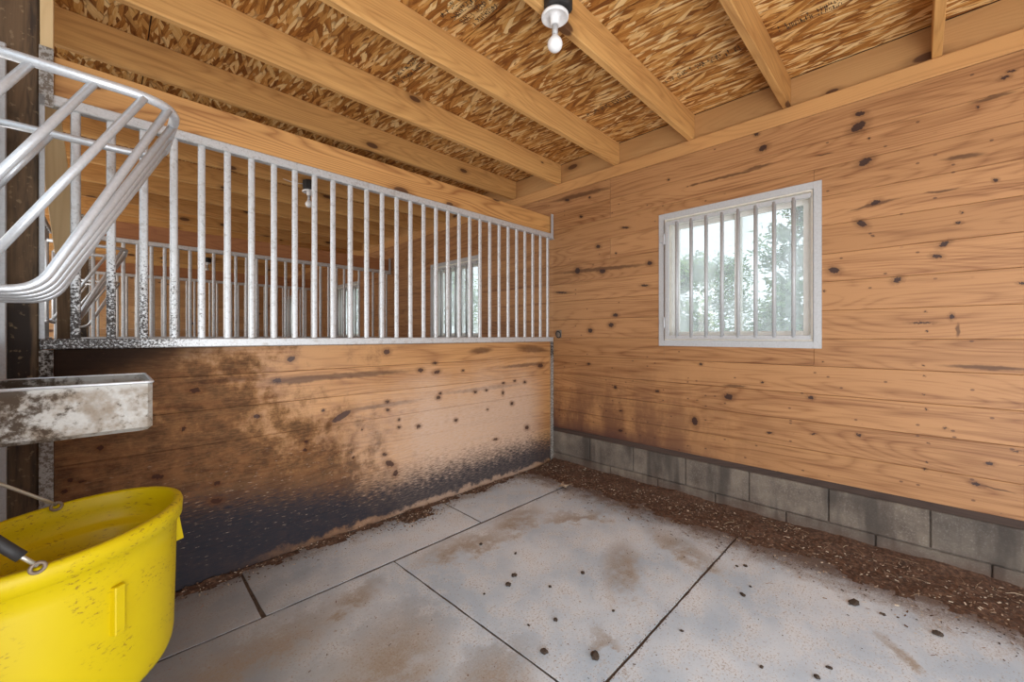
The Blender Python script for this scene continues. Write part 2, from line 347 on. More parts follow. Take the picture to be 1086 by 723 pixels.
def trough_dirt(N, P, c, n):
    n2 = N.noise(N.obj(), 13.0, 5.0, 0.62)
    n3 = N.noise(N.obj(), 42.0, 4.0, 0.7)
    rim = N.step(P[2], 1.03, 1.05)
    m = N.math('MULTIPLY', N.step(N.math('ADD', n2, N.math('MULTIPLY', N.math('SUBTRACT', n3, 0.5), 0.3)), 0.36, 0.62), N.math('SUBTRACT', 1.0, rim))
    c = N.mix(N.math('MULTIPLY', m, 0.72), c, (0.27, 0.205, 0.14))
    k = N.step(N.math('ADD', N.math('ADD', n3, N.math('MULTIPLY', n2, 0.4)), N.math('MULTIPLY', N.step(P[0], 0.0, -0.22), 0.24)), 0.74, 0.98)
    k2 = N.math('MAXIMUM', k, N.math('MULTIPLY', m, 0.8))
    return N.mix(N.math('MULTIPLY', k, 0.92), c, (0.060, 0.040, 0.026)), k2


def plate_dirt(N, P, c, n):
    n2 = N.noise(N.obj(), 90.0, 3.0, 0.7)
    c = N.mix(N.step(n2, 0.42, 0.58), c, (0.17, 0.135, 0.105))
    k = N.math('MULTIPLY', N.step(n2, 0.30, 0.60), N.math('MULTIPLY', N.step(P[2], 0.98, 1.03), N.step(P[2], 1.24, 1.15)))
    return N.mix(N.math('MULTIPLY', k, 0.9), c, (0.022, 0.015, 0.011)), N.math('MAXIMUM', k, 0.3)


GALV = metal('galvanised_grille', dirt=grille_dirt)
GALV_RACK = metal('galvanised_rack', (0.74, 0.77, 0.80), met=0.45, rough=0.36, spots=0.06)
GALV_GUARD = metal('galvanised_guard', (0.50, 0.505, 0.51), met=0.2, rough=0.5, spots=0.18)
GALV_TROUGH = metal('galvanised_trough', (0.43, 0.415, 0.38), dirt=trough_dirt, met=0.25, rough=0.55)
GALV_PLATE = metal('galvanised_channel', (0.42, 0.40, 0.37), dirt=plate_dirt, met=0.2, rough=0.65)
RUSTY = metal('rusty_wire', (0.26, 0.20, 0.15), met=0.4, rough=0.6)
WIRE = metal('bright_wire', (0.60, 0.58, 0.50), met=0.7, rough=0.35, spots=0.2)


def osb():
    N = NT('oriented_strand_board', 0.65)
    N.b.inputs['Specular IOR Level'].default_value = 0.25
    P = N.sep(N.obj())
    warp = N.math('MULTIPLY', N.math('SUBTRACT', N.noise(N.obj(), 5.0, 2.0), 0.5), 0.025)
    colr = None
    for i, (ang, sc) in enumerate(((0.10, 1.0), (-0.30, 1.15), (0.42, 0.9), (-0.08, 1.5))):
        ca, sa = math.cos(ang), math.sin(ang)
        u = N.math('ADD', N.math('MULTIPLY', P[1], ca), N.math('MULTIPLY', P[0], sa))
        v = N.math('SUBTRACT', N.math('MULTIPLY', P[0], ca), N.math('MULTIPLY', P[1], sa))
        q = N.comb(N.math('MULTIPLY', N.math('ADD', u, i * 3.7), 6.5 * sc), N.math('MULTIPLY', N.math('ADD', v, warp), 46.0 * sc), 0.0)
        vo = N.voro(q, 1.0, '2D')
        s = N.sep(vo['Color'])
        fibre = N.noise(N.comb(N.math('MULTIPLY', u, 14.0), N.math('MULTIPLY', N.math('ADD', v, warp), 260.0), 0.0), 1.0, 3.0, 0.65)
        t = N.math('ADD', N.math('MULTIPLY', s[0], 0.62), N.math('MULTIPLY', fibre, 0.55))
        cc = N.ramp(t, [(0.24, (0.165, 0.052, 0.011)), (0.47, (0.44, 0.190, 0.044)), (0.68, (0.68, 0.375, 0.115)), (0.90, (0.93, 0.70, 0.36))])
        edge = N.step(vo['Distance'], 0.75, 0.5)
        cc = N.mix(N.math('MULTIPLY', N.math('SUBTRACT', 1.0, edge), 0.6), cc, (0.20, 0.075, 0.022))
        colr = cc if colr is None else N.mix(N.step(s[1], 0.50, 0.54), colr, cc)
    tone = N.noise(N.obj(), 1.3, 2.0)
    colr = N.mix(1.0, colr, N.ramp(tone, [(0.3, (0.82, 0.78, 0.72)), (0.7, (1.0, 1.0, 1.0))]), 'MULTIPLY')
    N.bump(N.noise(N.obj(), 90.0, 3.0), 0.3, 0.004)
    return N.done(colr)


OSB = osb()


def block():
    N = NT('concrete_block', 0.9)
    P = N.sep(N.obj())
    n = N.noise(N.obj(), 5.0, 5.0, 0.6); f = N.noise(N.obj(), 110.0, 3.0, 0.7)
    r = N.attr('rnd')
    c = N.ramp(n, [(0.30, (0.070, 0.052, 0.040)), (0.52, (0.165, 0.130, 0.100)), (0.75, (0.29, 0.238, 0.180))])
    c = N.mix(N.math('MULTIPLY', N.step(f, 0.5, 0.7), 0.35), c, (0.36, 0.33, 0.29))
    c = N.mix(N.math('MULTIPLY', r, 0.35), c, (0.085, 0.078, 0.070))
    st = N.noise(N.comb(N.math('MULTIPLY', P[1], 9.0), 0.0, N.math('MULTIPLY', P[2], 1.5)), 1.0, 3.0)
    c = N.mix(N.math('MULTIPLY', N.step(st, 0.45, 0.66), 0.75), c, (0.045, 0.036, 0.030))
    low = N.step(N.math('ADD', P[2], N.math('MULTIPLY', n, 0.22)), 0.27, 0.08)
    c = N.mix(N.math('MULTIPLY', low, 0.7), c, (0.115, 0.066, 0.043))
    N.bump(f, 0.5, 0.004)
    return N.done(c)


BLOCK = block()

DUST = [(1.90, 1.86, .26, .13, .2), (1.48, 1.83, .30, .12, -.2), (1.90, 1.09, .28, .10, .5), (2.30, .95, .26, .10, 1.2), (1.37, .86, .07, .05, 0), (2.13, 0.05, .08, .03, .6),
        (.80, 1.82, .16, .08, .3), (.74, 1.36, .34, .20, .7), (.95, 1.05, .2, .14, .2), (2.2, 1.6, .24, .08, -.6), (.35, 1.75, .4, .12, .1)]


def rubber():
    N = NT('rubber_mat', 0.55)
    N.b.inputs['Specular IOR Level'].default_value = 0.5
    P = N.sep(N.obj())
    x, y = P[0], P[1]
    n = N.noise(N.obj(), 2.2, 5.0, 0.6); m = N.noise(N.obj(), 9.0, 5.0, 0.68); f = N.noise(N.obj(), 130.0, 3.0, 0.7)
    c = N.mix(N.step(n, 0.32, 0.66), (0.46, 0.56, 0.66), (0.69, 0.755, 0.815))
    c = N.mix(N.math('MULTIPLY', N.step(m, 0.44, 0.62), 0.45), c, (0.76, 0.775, 0.785))
    # pale dust on the trodden middle, darker colour towards the far left
    bare = N.step(N.math('ADD', x, N.math('MULTIPLY', m, 0.6)), 1.45, 0.50)  # mask of the darker colour towards the far left
    c = N.mix(N.math('MULTIPLY', bare, 0.68), c, (0.215, 0.205, 0.195))
    wob = N.math('MULTIPLY', N.math('SUBTRACT', m, 0.5), 0.42)
    d = ell(N, N.math('ADD', x, wob), N.math('ADD', y, wob), DUST)
    dm = N.math('MULTIPLY', N.step(d, 1.3, 0.2), N.step(N.math('ADD', m, N.math('MULTIPLY', f, 0.5)), 0.50, 0.88))
    c = N.mix(N.math('MULTIPLY', dm, 0.8), c, (0.32, 0.25, 0.18))
    sm = N.math('MULTIPLY', N.step(d, 1.5, 0.3), 0.22)
    c = N.mix(sm, c, (0.36, 0.285, 0.21))
    sp = N.noise(N.obj(), 60.0, 2.0, 0.6)
    c = N.mix(N.math('MULTIPLY', N.step(sp, 0.65, 0.72), 0.55), c, (0.27, 0.19, 0.13))
    # brown dirt creeping in from the two walls
    wl = N.math('ADD', N.math('MULTIPLY', N.math('SUBTRACT', m, 0.5), 0.30), N.math('MULTIPLY', N.math('SUBTRACT', f, 0.5), 0.25))
    edge = N.step(N.math('ADD', x, N.math('MULTIPLY', wl, 1.3)), 2.36, 2.66)
    c = N.mix(N.math('MULTIPLY', edge, 0.92), c, (0.120, 0.070, 0.046))
    e2 = N.step(N.math('ADD', y, wl), 2.28, 2.46)
    c = N.mix(N.math('MULTIPLY', e2, 0.7), c, (0.17, 0.115, 0.08))
    c = N.mix(N.math('MULTIPLY', N.step(N.attr('rnd'), 0.85, 0.95), 0.9), c, (0.060, 0.040, 0.028))
    fs = N.noise(N.obj(), 120.0, 3.0, 0.7)
    c = N.mix(N.math('MULTIPLY', N.step(N.math('ADD', fs, N.math('MULTIPLY', N.math('SUBTRACT', m, 0.5), 0.35)), 0.55, 0.68), 0.7), c, (0.31, 0.235, 0.165))
    N.bump(N.noise(N.obj(), 45.0, 4.0, 0.7), 0.25, 0.004)
    return N.done(c, N.step(m, 0.3, 0.7, 0.48, 0.72))


RUBBER = rubber()


def speckle(name, cols, scale=40.0, rough=0.9, detail=4.0, bump=0.4):
    N = NT(name, rough)
    n = N.noise(N.obj(), scale, detail, 0.7)
    k = len(cols)
    c = N.ramp(n, [(0.3 + 0.4 * i / max(1, k - 1), cc) for i, cc in enumerate(cols)])
    if bump: N.bump(n, bump, 0.004)
    return N.done(c)


DIRT = speckle('dirt', [(0.036, 0.019, 0.012), (0.105, 0.053, 0.031), (0.21, 0.118, 0.070)], 55.0)
EARTH = speckle('packed_earth', [(0.050, 0.033, 0.024), (0.150, 0.105, 0.075)], 30.0)
CLOD = speckle('dried_clod', [(0.020, 0.013, 0.009), (0.075, 0.048, 0.030)], 160.0)
GROUND = speckle('gravel_yard', [(0.32, 0.30, 0.26), (0.48, 0.45, 0.40)], 6.0)
DRYLEAF = speckle('dry_leaf', [(0.30, 0.22, 0.15), (0.50, 0.40, 0.29)], 60.0)
BARK = speckle('bark', [(0.06, 0.045, 0.035), (0.16, 0.125, 0.10)], 14.0)


def per_face(name, stops, rough=0.8, transl=0.0):
    N = NT(name, rough)
    c = N.ramp(N.attr('rnd'), stops)
    if transl:
        N.b.inputs['Specular IOR Level'].default_value = 0.2
        tr = N.n.new('ShaderNodeBsdfTranslucent'); N.put(tr.inputs['Color'], c)
        mx = N.n.new('ShaderNodeMixShader'); mx.inputs[0].default_value = transl
        N.put(N.b.inputs['Base Color'], c)
        N.l.new(N.b.outputs[0], mx.inputs[1]); N.l.new(tr.outputs[0], mx.inputs[2])
        N.l.new(mx.outputs[0], N.n['Material Output'].inputs['Surface'])
        return N.m
    return N.done(c)


CHIPS = per_face('wood_shavings', [(0.0, (0.05, 0.028, 0.018)), (0.45, (0.14, 0.08, 0.05)), (0.75, (0.34, 0.23, 0.15)), (1.0, (0.72, 0.62, 0.48))])
STRAW = per_face('straw', [(0.0, (0.17, 0.10, 0.06)), (0.6, (0.30, 0.20, 0.12)), (1.0, (0.55, 0.44, 0.30))])
LEAVES = per_face('foliage', [(0.0, (0.06, 0.115, 0.035)), (0.5, (0.125, 0.26, 0.05)), (1.0, (0.31, 0.45, 0.14))], 0.6, 0.35)
LEAVES2 = per_face('blue_green_foliage', [(0.0, (0.055, 0.10, 0.05)), (0.5, (0.10, 0.205, 0.07)), (1.0, (0.25, 0.36, 0.16))], 0.6, 0.35)


def yellow():
    N = NT('yellow_plastic', 0.45)
    N.b.inputs['Specular IOR Level'].default_value = 0.3
    P = N.sep(N.obj())
    n = N.noise(N.obj(), 9.0, 4.0, 0.6)
    s = N.noise(N.comb(N.math('ADD', N.math('MULTIPLY', P[0], 60.0), N.math('MULTIPLY', P[1], 40.0)), N.math('MULTIPLY', P[2], 150.0), 0.0), 1.0, 4.0, 0.7)
    c = N.mix(n, (0.63, 0.49, 0.002), (0.57, 0.42, 0.002))
    m = N.math('MULTIPLY', N.step(s, 0.55, 0.64), N.step(n, 0.44, 0.56))
    c = N.mix(N.math('MULTIPLY', m, 0.85), c, (0.22, 0.12, 0.02))
    g = N.noise(N.obj(), 3.5, 3.0, 0.6)
    c = N.mix(N.math('MULTIPLY', N.step(g, 0.5, 0.72), 0.25), c, (0.50, 0.34, 0.006))
    return N.done(c)


YELLOW = yellow()


def plain(name, c, rough=0.5, metal=0.0):
    N = NT(name, rough, metal)
    n = N.noise(N.obj(), 30.0, 2.0)
    return N.done(N.mix(n, [x * .9 for x in c], [min(1, x * 1.08) for x in c]))


BLACK = plain('black_rubber', (0.022, 0.021, 0.021), 0.6)
BOXBLK = plain('black_box', (0.020, 0.018, 0.017), 0.75)
WHITE = plain('white_porcelain', (0.80, 0.80, 0.80), 0.25)
BULB = plain('frosted_bulb', (0.86, 0.87, 0.87), 0.2)
VINYL = plain('white_vinyl', (0.80, 0.79, 0.75), 0.4)
JAMB = plain('painted_jamb', (0.78, 0.72, 0.62), 0.5)
INK = plain('stamp_ink', (0.045, 0.030, 0.022), 0.8)
SIDING = plain('barn_siding', (0.55, 0.53, 0.50), 0.7)
ROOF = plain('pale_roof', (0.62, 0.60, 0.56), 0.7)


def dusty_glass():
    N = NT('dusty_glass', 0.1)
    n = N.noise(N.obj(), 3.0, 4.0, 0.6)
    tr = N.n.new('ShaderNodeBsdfTransparent'); tr.inputs[0].default_value = (0.96, 0.98, 0.97, 1)
    tl = N.n.new('ShaderNodeBsdfTranslucent'); tl.inputs[0].default_value = (0.92, 0.94, 0.93, 1)
    gl = N.n.new('ShaderNodeBsdfGlossy'); gl.inputs['Roughness'].default_value = 0.03
    m1 = N.n.new('ShaderNodeMixShader'); N.put(m1.inputs[0], N.step(n, 0.3, 0.75, 0.20, 0.42))
    N.l.new(tr.outputs[0], m1.inputs[1]); N.l.new(tl.outputs[0], m1.inputs[2])
    m2 = N.n.new('ShaderNodeMixShader'); m2.inputs[0].default_value = 0.04
    N.l.new(m1.outputs[0], m2.inputs[1]); N.l.new(gl.outputs[0], m2.inputs[2])
    N.l.new(m2.outputs[0], N.n['Material Output'].inputs['Surface'])
    N.n.remove(N.b)
    return N.m


GLASS = dusty_glass()
# ------------------------------------------------------------------ mesh builder
class MB:
    def __init__(s): s.v = []; s.f = []; s.r = []

    def add(s, vs, fs, rnd=None):
        k = len(s.v); rnd = R_.random() if rnd is None else rnd
        s.v += [tuple(p) for p in vs]
        s.f += [tuple(i + k for i in f) for f in fs]
        s.r += [rnd] * len(fs)

    def box(s, x0, x1, y0, y1, z0, z1, rnd=None):
        vs = [(x, y, z) for x in (x0, x1) for y in (y0, y1) for z in (z0, z1)]
        s.add(vs, [(0, 1, 3, 2), (4, 6, 7, 5), (0, 4, 5, 1), (2, 3, 7, 6), (0, 2, 6, 4), (1, 5, 7, 3)], rnd)

    def beam(s, p, q, w, h, up=(0, 0, 1), rnd=None):
        p, q = Vector(p), Vector(q); d = (q - p).normalized()
        a = d.cross(Vector(up)).normalized() * w / 2; b = a.cross(d).normalized() * h / 2
        vs = [o + i * a + j * b for o in (p, q) for i in (-1, 1) for j in (-1, 1)]
        s.add(vs, [(0, 1, 3, 2), (4, 6, 7, 5), (0, 4, 5, 1), (2, 3, 7, 6), (0, 2, 6, 4), (1, 5, 7, 3)], rnd)

    def tube(s, path, r, n=10, closed=False, rnd=None):
        P = [Vector(p) for p in path]; N = len(P)
        rr = r if isinstance(r, (list, tuple)) else [r] * N
        T = []
        for i in range(N):
            if closed: d = P[(i + 1) % N] - P[i - 1]
            else: d = P[min(i + 1, N - 1)] - P[max(i - 1, 0)]
            T.append(d.normalized())
        u = T[0].orthogonal().normalized(); vs = []
        for i in range(N):
            if i: u = (u - T[i] * u.dot(T[i])).normalized()
            w = T[i].cross(u)
            vs += [P[i] + (u * math.cos(2 * PI * k / n) + w * math.sin(2 * PI * k / n)) * rr[i] for k in range(n)]
        fs = []
        for i in range(N if closed else N - 1):
            j = (i + 1) % N
            fs += [(i * n + k, i * n + (k + 1) % n, j * n + (k + 1) % n, j * n + k) for k in range(n)]
        if not closed:
            fs += [tuple(reversed(range(n))), tuple((N - 1) * n + k for k in range(n))]
        s.add(vs, fs, rnd)

    def lathe(s, prof, cx, cy, n=24, cap0=True, cap1=True):
        vs = [(cx + r * math.cos(2 * PI * k / n), cy + r * math.sin(2 * PI * k / n), z) for r, z in prof for k in range(n)]
        fs = [(i * n + k, i * n + (k + 1) % n, (i + 1) * n + (k + 1) % n, (i + 1) * n + k) for i in range(len(prof) - 1) for k in range(n)]
        if cap0: fs.append(tuple(reversed(range(n))))
        if cap1: fs.append(tuple((len(prof) - 1) * n + k for k in range(n)))
        s.add(vs, fs)

    def build(s, name, mat, parent=None, bevel=0.0, smooth=False, seg=1, loc=None):
        me = bpy.data.meshes.new(name)
        me.from_pydata(s.v, [], s.f)
        a = me.attributes.new('rnd', 'FLOAT', 'FACE')
        a.data.foreach_set('value', s.r)
        me.materials.append(mat)
        if smooth: me.polygons.foreach_set('use_smooth', [True] * len(me.polygons))
        me.update()
        o = bpy.data.objects.new(name, me); col.objects.link(o)
        if bevel:
            md = o.modifiers.new('bevel', 'BEVEL'); md.width = bevel; md.segments = seg
            md.limit_method = 'ANGLE'; md.angle_limit = math.radians(40)
        if parent is not None:
            o.parent = parent
            o.matrix_parent_inverse = Matrix.Translation(parent.location).inverted()
        if loc: o.location = loc
        return o


def tag(o, label, cat, group=None, kind=None):
    o['label'] = label; o['category'] = cat
    if group: o['group'] = group
    if kind: o['kind'] = kind
    return o


def struct(o, label=None):
    o['kind'] = 'structure'
    if label: o['label'] = label
    return o


def thing(name, label, cat, loc=(0, 0, 0), group=None):
    o = bpy.data.objects.new(name, None); col.objects.link(o)
    o.location = loc; o.empty_display_size = 0.1
    return tag(o, label, cat, group)


def copy_thing(src, offset, label):
    c = src.copy(); col.objects.link(c)
    c.location = src.location + Vector(offset); c['label'] = label
    for ch in list(src.children):
        d = ch.copy(); col.objects.link(d); d.parent = c
        d.matrix_parent_inverse = ch.matrix_parent_inverse.copy()
        for g in list(ch.children):
            e = g.copy(); col.objects.link(e); e.parent = d
            e.matrix_parent_inverse = g.matrix_parent_inverse.copy()
    return c


def fillet(pts, r, n=6):
    P = [Vector(p) for p in pts]; out = [P[0]]
    for i in range(1, len(P) - 1):
        a = (P[i - 1] - P[i]); b = (P[i + 1] - P[i])
        t = min(r, a.length * .49, b.length * .49)
        p, q = P[i] + a.normalized() * t, P[i] + b.normalized() * t
        for k in range(n + 1):
            f = k / n
            out.append(p * (1 - f) ** 2 + P[i] * 2 * f * (1 - f) + q * f * f)
    out.append(P[-1]); return out


# ------------------------------------------------------------------ the setting
X1 = 3.0          # window wall
YP = 2.455        # partition to the neighbouring stall
PITCH = 3.1       # from one stall to the next
YEND = YP + 3 * PITCH
YB = -1.4

b = MB(); b.box(-12, 40, -25, 40, -0.30, -0.12)
struct(b.build('ground', GROUND), 'pale yard outside the barn')
b = MB(); b.box(-4.0, 3.15, YB - 0.4, YEND + 0.1, -0.12, -0.0062)
struct(b.build('floor', EARTH), 'dark packed earth floor under the mats')

# board joints measured on the wall
ZJ = [0.342, 0.511, 0.684, 0.851, 1.019, 1.183, 1.348, 1.518, 1.682, 1.850, 2.022, 2.195, 2.352, 2.525]
WIN = [(0.44 + k * PITCH, 1.36 + k * PITCH) for k in range(4)]
WZ = (1.166, 2.085)
b = MB()
for i in range(len(ZJ) - 1):
    z0, z1 = ZJ[i], ZJ[i + 1]
    off = [0.55, 1.83, -0.4, 2.6, 1.2, 0.1, 2.05, -0.2, 1.6, 1.83, 0.8, 1.83, 1.83][i]
    cuts = [YB - 0.2]
    y = off if off > 1.82 and i >= 9 else off + 3.9
    while y < YEND: cuts.append(y); y += 3.66
    cuts.append(YEND + 0.05)
    for y0, y1 in zip(cuts[:-1], cuts[1:]):
        rn = R_.random()
        segs = [(y0, y1)]
        if z1 > WZ[0] and z0 < WZ[1]:
            for w0, w1 in WIN:
                ns = []
                for s0, s1 in segs:
                    if w1 <= s0 or w0 >= s1: ns.append((s0, s1)); continue
                    if s0 < w0: ns.append((s0, w0))
                    if s1 > w1: ns.append((w1, s1))
                    if z0 < WZ[0]: b.box(X1, X1 + 0.036, max(s0, w0), min(s1, w1), z0 + 0.0011, WZ[0], rn)
                    if z1 > WZ[1]: b.box(X1, X1 + 0.036, max(s0, w0), min(s1, w1), WZ[1], z1 - 0.0011, rn)
                segs = ns
        for s0, s1 in segs:
            g0 = 0.0009 if s0 == y0 else 0.0
            parts = [(z0, z1)]
            b.box(X1, X1 + 0.036, s0 + g0, s1 - 0.0009, z0 + 0.0007, z1 - 0.0007, rn)
# rest of the boards that pass just under or over the openings
wall_right = struct(b.build('wall_right', W_RIGHT, bevel=0.0018), 'horizontal tongue and groove pine wall with the barred window')
b = MB()
for k in range(5):
    y0 = (YB - 0.2) if k == 0 else WIN[k - 1][1] + 0.02
    y1 = (YEND + 0.1) if k == 4 else WIN[k][0] - 0.02
    b.box(X1 + 0.135, X1 + 0.155, y0, y1, 0.3, 2.80)
for w0, w1 in WIN:
    b.box(X1 + 0.135, X1 + 0.155, w0 - 0.02, w1 + 0.02, 0.3, WZ[0] - 0.02)
    b.box(X1 + 0.135, X1 + 0.155, w0 - 0.02, w1 + 0.02, WZ[1] + 0.02, 2.80)
struct(b.build('wall_outside', SIDING), 'outer skin of the window wall')
b = MB(); b.box(X1 + 0.012, X1 + 0.13, YB - 0.2, YEND + 0.1, 0.3005, 0.350)
struct(b.build('trim_1', W_DARK), 'dark sill board between concrete blocks and pine wall')
b = MB(); b.box(X1 - 0.002, X1 + 0.03, YB - 0.2, YEND + 0.1, 2.527, 2.622)
struct(b.build('trim_2', W_PLATE, bevel=0.003), 'pine plate along the top of the window wall')
b = MB(); b.box(X1 + 0.032, X1 + 0.07, YB - 0.2, YEND + 0.1, 2.6, 2.81)
struct(b.build('trim_3', W_RIM, bevel=0.002), 'knotty rim board closing the joist ends')

# concrete blocks
b = MB()
b.box(X1 + 0.012, X1 + 0.14, YB - 0.2, YEND + 0.1, -0.12, 0.300, 0.2)
L_ = 0.4165
for row, (z0, z1, o) in enumerate(((-0.10, 0.104, -0.252), (0.104, 0.302, -0.046))):
    k = math.floor((YB - o) / L_)
    while o + k * L_ < YEND:
        y0 = o + k * L_
        b.box(X1 - 0.002, X1 + 0.012, y0 + 0.003, y0 + L_ - 0.003, z0 + 0.003, z1 - 0.001 if row else z1 - 0.003)
        k += 1
struct(b.build('baseboard_right', BLOCK, bevel=0.004), 'grey concrete block footing under the pine wall')

# ceiling panels with seams and mill stamps
b = MB()
xs = [-1.3, -1.06, 0.16, 1.376, 1.812, 3.03]
for x0, x1 in zip(xs[:-1], xs[1:]):
    y = YB - 0.5 - (0.6 if x1 > 1.5 else 0)
    while y < YEND:
        b.box(x0 + 0.0028, x1 - 0.0028, y + 0.002, y + 2.438, 2.811, 2.824); y += 2.44
ceiling = struct(b.build('ceiling', OSB), 'oriented strand board ceiling')
b = MB(); b.box(-1.3, 3.17, YB - 0.9, YEND + 0.2, 2.826, 2.85)
struct(b.build('ceiling_backing', W_DARK), 'roof deck above the strand board')


def stamp(x, y0, y1, hgt):
    b = MB(); y = y0; rr = random.Random(int(x * 1000 + y0 * 77)); zz = (2.8098, 2.8106)
    while y < y1:
        w = rr.uniform(0.006, 0.012)
        for _ in range(4):
            cx = x + rr.uniform(-.5, .5) * hgt; h = rr.uniform(.15, .55) * hgt; o = rr.uniform(0, w)
            x0, x1 = max(x - hgt / 2, cx - h / 2), min(x + hgt / 2, cx + h / 2)
            if rr.random() < .6: b.box(x0, x1, y + o, y + o + 0.003, *zz)
            else: b.box(cx, cx + 0.003, y, y + w, *zz)
        y += w + (0.003 if rr.random() < .82 else 0.022)
    o = b.build('mill_stamp', INK, ceiling); o['label'] = 'smudged black mill stamp on the strand board'


stamp(2.50, 0.70, 1.14, 0.050); stamp(2.50, 0.20, 0.53, 0.062); stamp(2.48, 1.30, 1.70, 0.050)
for dx in (0.0, 0.05, 0.10, 0.15): stamp(1.19 + dx, 1.33 + dx * .8, 1.70 - dx * .5, 0.032)
for dx in (0.0, 0.05): stamp(1.27 + dx, 2.06, 2.32, 0.032)

# partition boards below the bars, one set per stall line
ZP = [0.0, 0.166, 0.334, 0.502, 0.670, 0.838, 1.005, 1.146]


def partition(name, y, mat, label):
    b = MB()
    for z0, z1 in zip(ZP[:-1], ZP[1:]):
        e = 0.0008 if z0 > 0.6 else 0.0
        b.box(-0.15, 2.983, y, y + 0.036, z0 + (0.002 if z0 == 0 else e), z1 - (e if z1 > 0.7 else 0))
    return struct(b.build(name, mat, bevel=0.0014), label)


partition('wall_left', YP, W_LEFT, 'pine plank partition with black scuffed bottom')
partition('wall_middle', YP + PITCH, W_BOARD_X, 'plank partition of the second stall')
partition('wall_rear', YP + 2 * PITCH, W_BOARD_X, 'plank partition of the third stall')
b = MB()
z = 0.0
while z < 2.79:
    b.box(-4.0, 3.03, YEND, YEND + 0.036, z + 0.001, min(z + 0.168, 2.80)); z += 0.168
struct(b.build('wall_far', W_BOARD_X, bevel=0.0025), 'pine board end wall of the barn')

# stall fronts towards the aisle (x = -0.3), lower boards only in the near stall
b = MB()
for z0, z1 in zip(ZP[:-1], ZP[1:]):
    b.box(-0.336, -0.30, 0.75, YP - 0.04, z0 + 0.001, z1 - 0.001)
struct(b.build('wall_front', W_BOARD_Y, bevel=0.0025), 'plank stall front below the hay rack')
b = MB()
for k in range(3):
    y0 = YP + k * PITCH + 0.16
    for z0, z1 in zip(ZP[:-1], ZP[1:]):
        b.box(-0.39, -0.355, y0, y0 + PITCH - 0.18, z0 + 0.001, z1 - 0.001)
struct(b.build('wall_aisle', W_BOARD_Y, bevel=0.0025), 'plank fronts of the neighbouring stalls')
b = MB()
z = 0.0
while z < 2.75:
    b.box(-4.04, -4.0, 2.2, YEND + 0.1, z + 0.001, z + 0.167); z += 0.168
struct(b.build('wall_opposite', W_BOARD_Y), 'plank wall across the aisle')

# ------------------------------------------------------------------ windows
BARS_W = [1.259, 1.155, 1.052, 0.948, 0.847, 0.744, 0.641, 0.538]


def window(n, dy):
    w0, w1 = 0.44 + dy, 1.36 + dy
    root = bpy.data.objects.new('window_%d' % n, None); col.objects.link(root)
    root.location = (X1 + 0.1, (w0 + w1) / 2, WZ[0])
    struct(root, 'white sliding window' if n == 1 else 'white sliding window of a neighbouring stall')
    b = MB(); t = 0.012
    b.box(X1 + 0.004, X1 + 0.16, w0, w0 + t, *WZ); b.box(X1 + 0.004, X1 + 0.16, w1 - t, w1, *WZ)
    b.box(X1 + 0.004, X1 + 0.16, w0 + t, w1 - t, WZ[1] - t, WZ[1]); b.box(X1 + 0.004, X1 + 0.16, w0 + t, w1 - t, WZ[0], WZ[0] + t)
    b.build('window_jamb', JAMB, root)
    a0, a1, c0, c1 = w0 + t, w1 - t, WZ[0] + t, WZ[1] - t

    def frame(name, x0, x1, y0, y1, z0, z1, w, mat=VINYL):
        b = MB()
        b.box(x0, x1, y0, y0 + w, z0, z1); b.box(x0, x1, y1 - w, y1, z0, z1)
        b.box(x0, x1, y0 + w, y1 - w, z0, z0 + w); b.box(x0, x1, y0 + w, y1 - w, z1 - w, z1)
        return b.build(name, mat, root, bevel=0.003)
    frame('window_frame', X1 + 0.07, X1 + 0.15, a0, a1, c0, c1, 0.022)
    mid = (a0 + a1) / 2 - 0.02
    for x0, y0, y1 in ((X1 + 0.085, a0 + 0.022, mid + 0.02), (X1 + 0.112, mid - 0.02, a1 - 0.022)):
        sa = frame('window_sash', x0, x0 + 0.022, y0, y1, c0 + 0.022, c1 - 0.022, 0.032)
        b = MB(); b.box(x0 + 0.009, x0 + 0.012, y0 + 0.03, y1 - 0.03, c0 + 0.05, c1 - 0.05)
        p = b.build('window_pane', GLASS, sa); p['label'] = 'dusty glass pane'
    return root


for k in range(4): window(k + 1, k * PITCH)

# steel guard over each window
guard = thing('window_guard', 'galvanised steel guard with vertical bars over the large near window', 'window guard', (X1, 0.9, 1.124), 'window guards')
b = MB(); y0, y1, z0, z1 = 0.401, 1.403, 1.124, 2.124; w = 0.042; xa, xb = X1 - 0.006, X1 - 0.0005
b.box(xa, xb, y0, y0 + w, z0, z1); b.box(xa, xb, y1 - w, y1, z0, z1)
b.box(xa, xb, y0 + w, y1 - w, z0, z0 + w); b.box(xa, xb, y0 + w, y1 - w, z1 - w, z1)
b.build('guard_frame', GALV_GUARD, guard, bevel=0.0012)
t = 0.004
for fy in (y0 + w - t, y1 - w):
    b = MB(); b.box(xa, X1 + 0.0035, fy, fy + t, z0 + w, z1 - w); b.build('guard_flange', GALV_GUARD, guard)
b = MB(); gx0, gx1 = X1 - 0.022, X1 - 0.008
b.box(gx0, gx1, 0.452, 1.346, 1.176, 1.204); b.box(gx0, gx1, 0.452, 1.346, 2.030, 2.058); b.box(gx0, gx1, 1.318, 1.346, 1.204, 2.030)
b.build('grille_frame', GALV_GUARD, guard, bevel=0.002)
for y in BARS_W:
    b = MB(); b.tube([(X1 - 0.015, y, 1.19), (X1 - 0.015, y, 2.045)], 0.0120, 10)
    b.build('bar', GALV_GUARD, guard, smooth=True)
